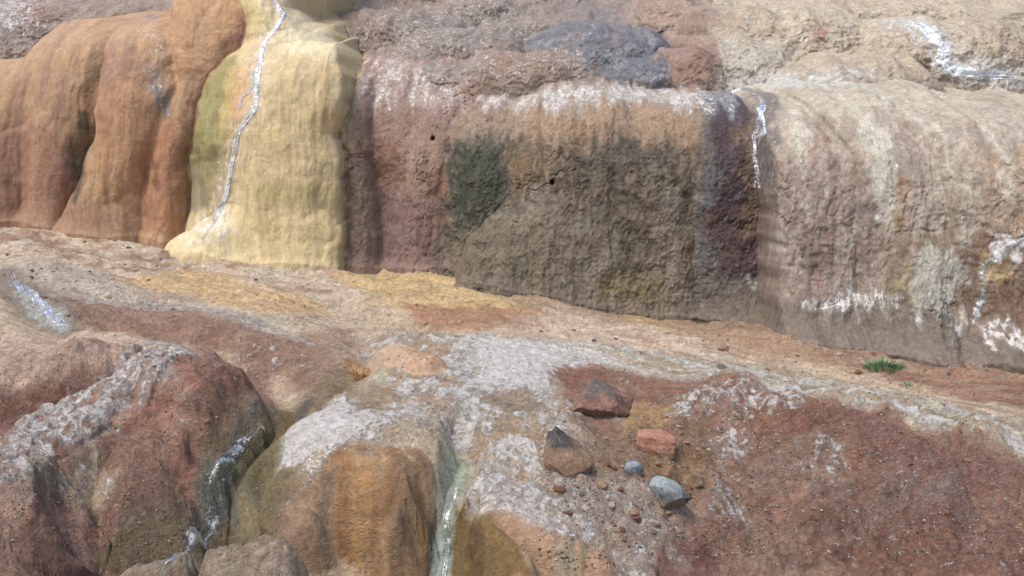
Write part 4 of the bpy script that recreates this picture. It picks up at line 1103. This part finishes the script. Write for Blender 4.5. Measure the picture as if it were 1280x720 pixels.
stone(870, 380, (.12,.10,.08), [(186,150,128),(164,126,106)], 55, 'small pale pink stone by the foot of the grey brown cliff wall', (0,0,10), .2)
stone(735, 362, (.13,.09,.075), [(200,176,142),(180,150,120)], 41, 'small cream stone below the middle of the grey brown cliff wall', (0,0,40), .2)
stone(425, 334, (.26,.13,.085), [(112,70,58),(90,56,48)], 43, 'flat dark red stone at the right foot of the yellow dome', (0,0,4), .1, boxy=.6)
stone(440, 332, (.10,.08,.08), [(214,204,190),(190,180,166)], 44, 'small white stone beside the flat dark red stone at the dome foot', (0,0,4), .1)
stone(622, 352, (.16,.10,.08), [(146,88,66),(120,74,58)], 45, 'small rust red stone below the green stained part of the cliff', (0,0,14), .15)
stone(1172, 446, (.10,.08,.05), [(206,194,176),(180,164,146)], 46, 'cream white stone in front of the buff cliff wall', (0,0,14), .15)
stone(1216, 449, (.10,.08,.06), [(196,176,154),(170,150,130)], 47, 'beige stone at the right end of the cliff foot', (0,0,24), .15)
stone(906, 441, (.11,.08,.06), [(182,136,112),(160,112,92)], 48, 'reddish stone on the bare plain before the dark stained column', (0,0,24), .2)
stone(820, 112, (.001,.001,.001), [(182,136,112),(160,112,92)], 49, 'x') if False else None

# pebbles: a few shapes, many copies
PEB = []
PAL = [('pale', (206,190,170)), ('rust', (146,92,70)), ('grey', (120,112,108)), ('buff', (182,146,116))]
for nm, c in PAL:
    for s in range(2):
        V, F = stone_mesh((1, .8, .6), 60 + s + len(PEB), cuts=9, sub=3, rough=.1)
        n = fbm(V[:, 0] * 3, V[:, 1] * 3 + V[:, 2] * 2, 3, 5)[:, None]
        cc = lin(c) * (1 + .25 * n)
        o = raw_mesh('pebble', V, F, M_STONE, dict(Mineral=cc, crust=np.zeros(len(V)), wet=np.zeros(len(V)), grain=np.ones(len(V))))
        PEB.append((nm, o))
ZONES = [  # pixel box, count, size range, palette weights
 ((690,548,900,690), 22, (.045,.085), (1,3,1,4)), ((20,300,420,390), 7, (.06,.10), (3,2,1,3)), ((900,430,1260,470), 6, (.06,.10), (2,3,1,3)),
 ((700,540,900,700), 44, (.018,.050), (2,2,2,4)), ((0,285,420,400), 60, (.02,.055), (3,4,3,2)), ((440,335,900,440), 26, (.025,.06), (4,2,2,3)),
 ((900,420,1270,475), 24, (.025,.06), (4,3,2,3)), ((900,480,1270,700), 30, (.015,.038), (3,3,2,2)), ((130,440,340,560), 22, (.016,.034), (5,1,3,2)), ((560,430,720,600), 14, (.012,.028), (2,2,3,3))]
rr = random.Random(5)
LBL = {'pale': 'little pale whitish pebble scattered on the bare ground', 'rust': 'little rust red pebble scattered on the bare ground', 'grey': 'little dark grey pebble scattered on the bare ground', 'buff': 'little buff brown pebble scattered on the bare ground'}
used = set()
for (x0, y0, x1, y1), cnt, (s0, s1), wts in ZONES:
    for _ in range(cnt):
        px, py = rr.uniform(x0, x1), rr.uniform(y0, y1)
        x, y = pg(px, py)
        yc = float(_bil(_CY, CX0, CZ0, CS, np.array([x]), np.array([float(_bil(_GZ, GX0, GY0, GS, np.array([x]), np.array([y]))[0]) + .05]))[0])
        if y > yc - .08: continue
        nm = rr.choices([p[0] for p in PAL], wts)[0]
        src = rr.choice([o for n_, o in PEB if n_ == nm])
        if id(src) in used:
            o = src.copy(); COL.objects.link(o)
        else:
            o = src; used.add(id(src))
        s = s0 + (s1 - s0) * rr.random() ** 2.2
        z = float(ground_h(np.array([x]), np.array([y]))[0][0])
        o.location = (x, y, z + s * (.12 if s < .045 else -.04)); o.scale = (s, s * rr.uniform(.8, 1.2), s * rr.uniform(.7, 1.1)); o.rotation_euler = (rr.uniform(-.3, .3), rr.uniform(-.3, .3), rr.uniform(0, 6.28))
        tag(o, LBL[nm], 'pebble', nm + ' pebbles strewn on the ground')
for nm, o in PEB:
    if id(o) not in used: bpy.data.objects.remove(o)

# gravel: crumbs nobody could count
def gravel():
    r = np.random.default_rng(11)
    base = [stone_mesh((1, .8, .7), 90 + i, cuts=7, sub=1, rough=.12) for i in range(5)]
    zones = [((670,520,960,715), 2600, (.003,.022)), ((880,480,1280,715), 3200, (.004,.020)), ((0,280,430,400), 900, (.006,.02)), ((430,335,1280,480), 1400, (.006,.02)),
             ((0,420,360,700), 2200, (.004,.016)), ((420,440,700,600), 900, (.003,.010))]
    pal = np.array([lin(c) for c in [(196,180,164),(150,104,80),(110,92,84),(178,142,110),(166,128,104),(128,84,68)]])
    Vs, Fs, Cs, b = [], [], [], 0
    P = []
    for (x0, y0, x1, y1), n, (s0, s1) in zones:
        q = r.uniform((x0, y0), (x1, y1), (n * 2, 2))
        keep = fbm(q[:, 0] / 45, q[:, 1] / 25, 3, 33) > r.uniform(-.5, .4, len(q))
        for a in q[keep][:n]: P.append((*pg(*a), s0 + (s1 - s0) * r.random() ** 2.5))
    P = np.array(P); Z = ground_h(P[:, 0], P[:, 1])[0]
    for (x, y, s), z in zip(P, Z):
        V, F = base[r.integers(5)]
        a = r.uniform(0, 6.28); ca, sa = math.cos(a), math.sin(a)
        W = V * s; W = np.stack([W[:, 0] * ca - W[:, 1] * sa, W[:, 0] * sa + W[:, 1] * ca, W[:, 2]], 1) + (x, y, z + s * .12)
        Vs.append(W); Fs.append(F + b); b += len(V); Cs.append(np.repeat(pal[r.integers(6)][None] * r.uniform(.75, 1.15), len(V), 0))
    V = np.vstack(Vs); n = len(V)
    o = raw_mesh('gravel', V, np.vstack(Fs), M_STONE, dict(Mineral=np.vstack(Cs), crust=np.zeros(n), wet=np.zeros(n), grain=np.ones(n)))
    tag(o, kind='stuff')
gravel()

# ------------------------------------------------------------------ grass
def leaf_material():
    m = bpy.data.materials.new('grass_blade'); m.use_nodes = True; nt = m.node_tree
    b = nt.nodes['Principled BSDF']; b.inputs['Roughness'].default_value = .55
    n = N(nt, 'ShaderNodeAttribute', attribute_name='Mineral'); nt.links.new(n.outputs['Color'], b.inputs['Base Color'])
    return m
M_LEAF = leaf_material()
def tuft(name, px, py, w, d, h, n, label, cat, seed, green=((98,136,92),(128,158,112),(172,172,128))):
    r = np.random.default_rng(seed)
    x0, y0 = pg(px, py); Vs, Fs, Cs, b = [], [], [], 0
    zc = float(ground_h(np.array([x0]), np.array([y0]))[0][0])
    for _ in range(n):
        a, q = r.uniform(0, 6.28), r.random() ** .6
        x = q * w * .5 * math.cos(a); y = q * d * .5 * math.sin(a)
        z = float(ground_h(np.array([x0 + x]), np.array([y0 + y]))[0][0]) - zc - .005
        L = h * r.uniform(.5, 1.15) * (1.15 - .5 * q); lean = r.uniform(.2, 1.1); da = a + r.uniform(-1, 1); wd = r.uniform(.003, .006)
        dx, dy = math.cos(da), math.sin(da); S = 5; pts = []
        for i in range(S):
            t = i / (S - 1); o_ = lean * L * t * t * .8; zz = z + L * t * (1 - .35 * lean * t)
            ww = wd * (1 - t) ** .7 + .0004
            pts += [(x + dx * o_ - dy * ww, y + dy * o_ + dx * ww, zz), (x + dx * o_ + dy * ww, y + dy * o_ - dx * ww, zz + .001)]
        Vs += pts; Fs += [[b + 2*i, b + 2*i + 1, b + 2*i + 3, b + 2*i + 2] for i in range(S - 1)]; b += 2 * S
        c = lin(green[r.choice(3, p=[.5, .35, .15])]); Cs += [c * r.uniform(.7, 1.1)] * (2 * S)
    o = raw_mesh(name, np.array(Vs), np.array(Fs), M_LEAF, dict(Mineral=np.array(Cs)))
    o.location = (x0, y0, zc)
    return tag(o, label, cat)
tuft('grass_tuft', 1105, 461, .33, .20, .095, 420, 'bushy green grass tuft on the red ground before the buff cliff', 'grass tuft', 1)
tuft('weed', 1133, 483, .09, .06, .05, 26, 'tiny sparse green weed just in front of the bushy grass tuft', 'weed', 2)
tuft('weed', 1282, 462, .10, .08, .06, 60, 'small dark green weed at the far right by the cliff foot', 'weed', 3)
tuft('dry_straw', 448, 474, .10, .10, .09, 60, 'dry straw coloured stalks beside the small pink boulder', 'dry grass', 4, ((206,166,110),(190,140,84),(220,196,150)))

# ------------------------------------------------------------------ light and camera
w = bpy.data.worlds.new('World'); SC.world = w; w.use_nodes = True
nt = w.node_tree; bg = nt.nodes['Background']
sky = nt.nodes.new('ShaderNodeTexSky'); sky.sky_type = 'NISHITA'; sky.sun_disc = False
SUN_EL, SUN_AZ = 62.0, 226.0          # azimuth clockwise from +Y
sky.sun_elevation = math.radians(SUN_EL); sky.sun_rotation = math.radians(SUN_AZ)
sky.air_density = 1.0; sky.dust_density = 3.0; sky.ozone_density = 1.0
nt.links.new(sky.outputs[0], bg.inputs[0]); bg.inputs[1].default_value = .115
sl = bpy.data.lights.new('sun', 'SUN'); sl.energy = 1.5; sl.angle = math.radians(18); sl.color = (1, .95, .89)
so = bpy.data.objects.new('sun', sl); COL.objects.link(so)
so.rotation_euler = (math.radians(90 - SUN_EL), 0, math.radians(180 - SUN_AZ)); so.location = (-3, -3, 9)
cam = bpy.data.cameras.new('camera'); co = bpy.data.objects.new('camera', cam); COL.objects.link(co)
co.location = (0, 0, CAMZ); co.rotation_euler = (math.radians(90) - PITCH, 0, 0)
cam.sensor_fit = 'HORIZONTAL'; cam.angle = 2 * math.atan(640 / FPX); cam.clip_end = 2000; cam.clip_start = .05
SC.camera = co
SC.view_settings.view_transform = 'Standard'; SC.view_settings.look = 'None'
SC.view_settings.exposure = .90; SC.view_settings.gamma = 1
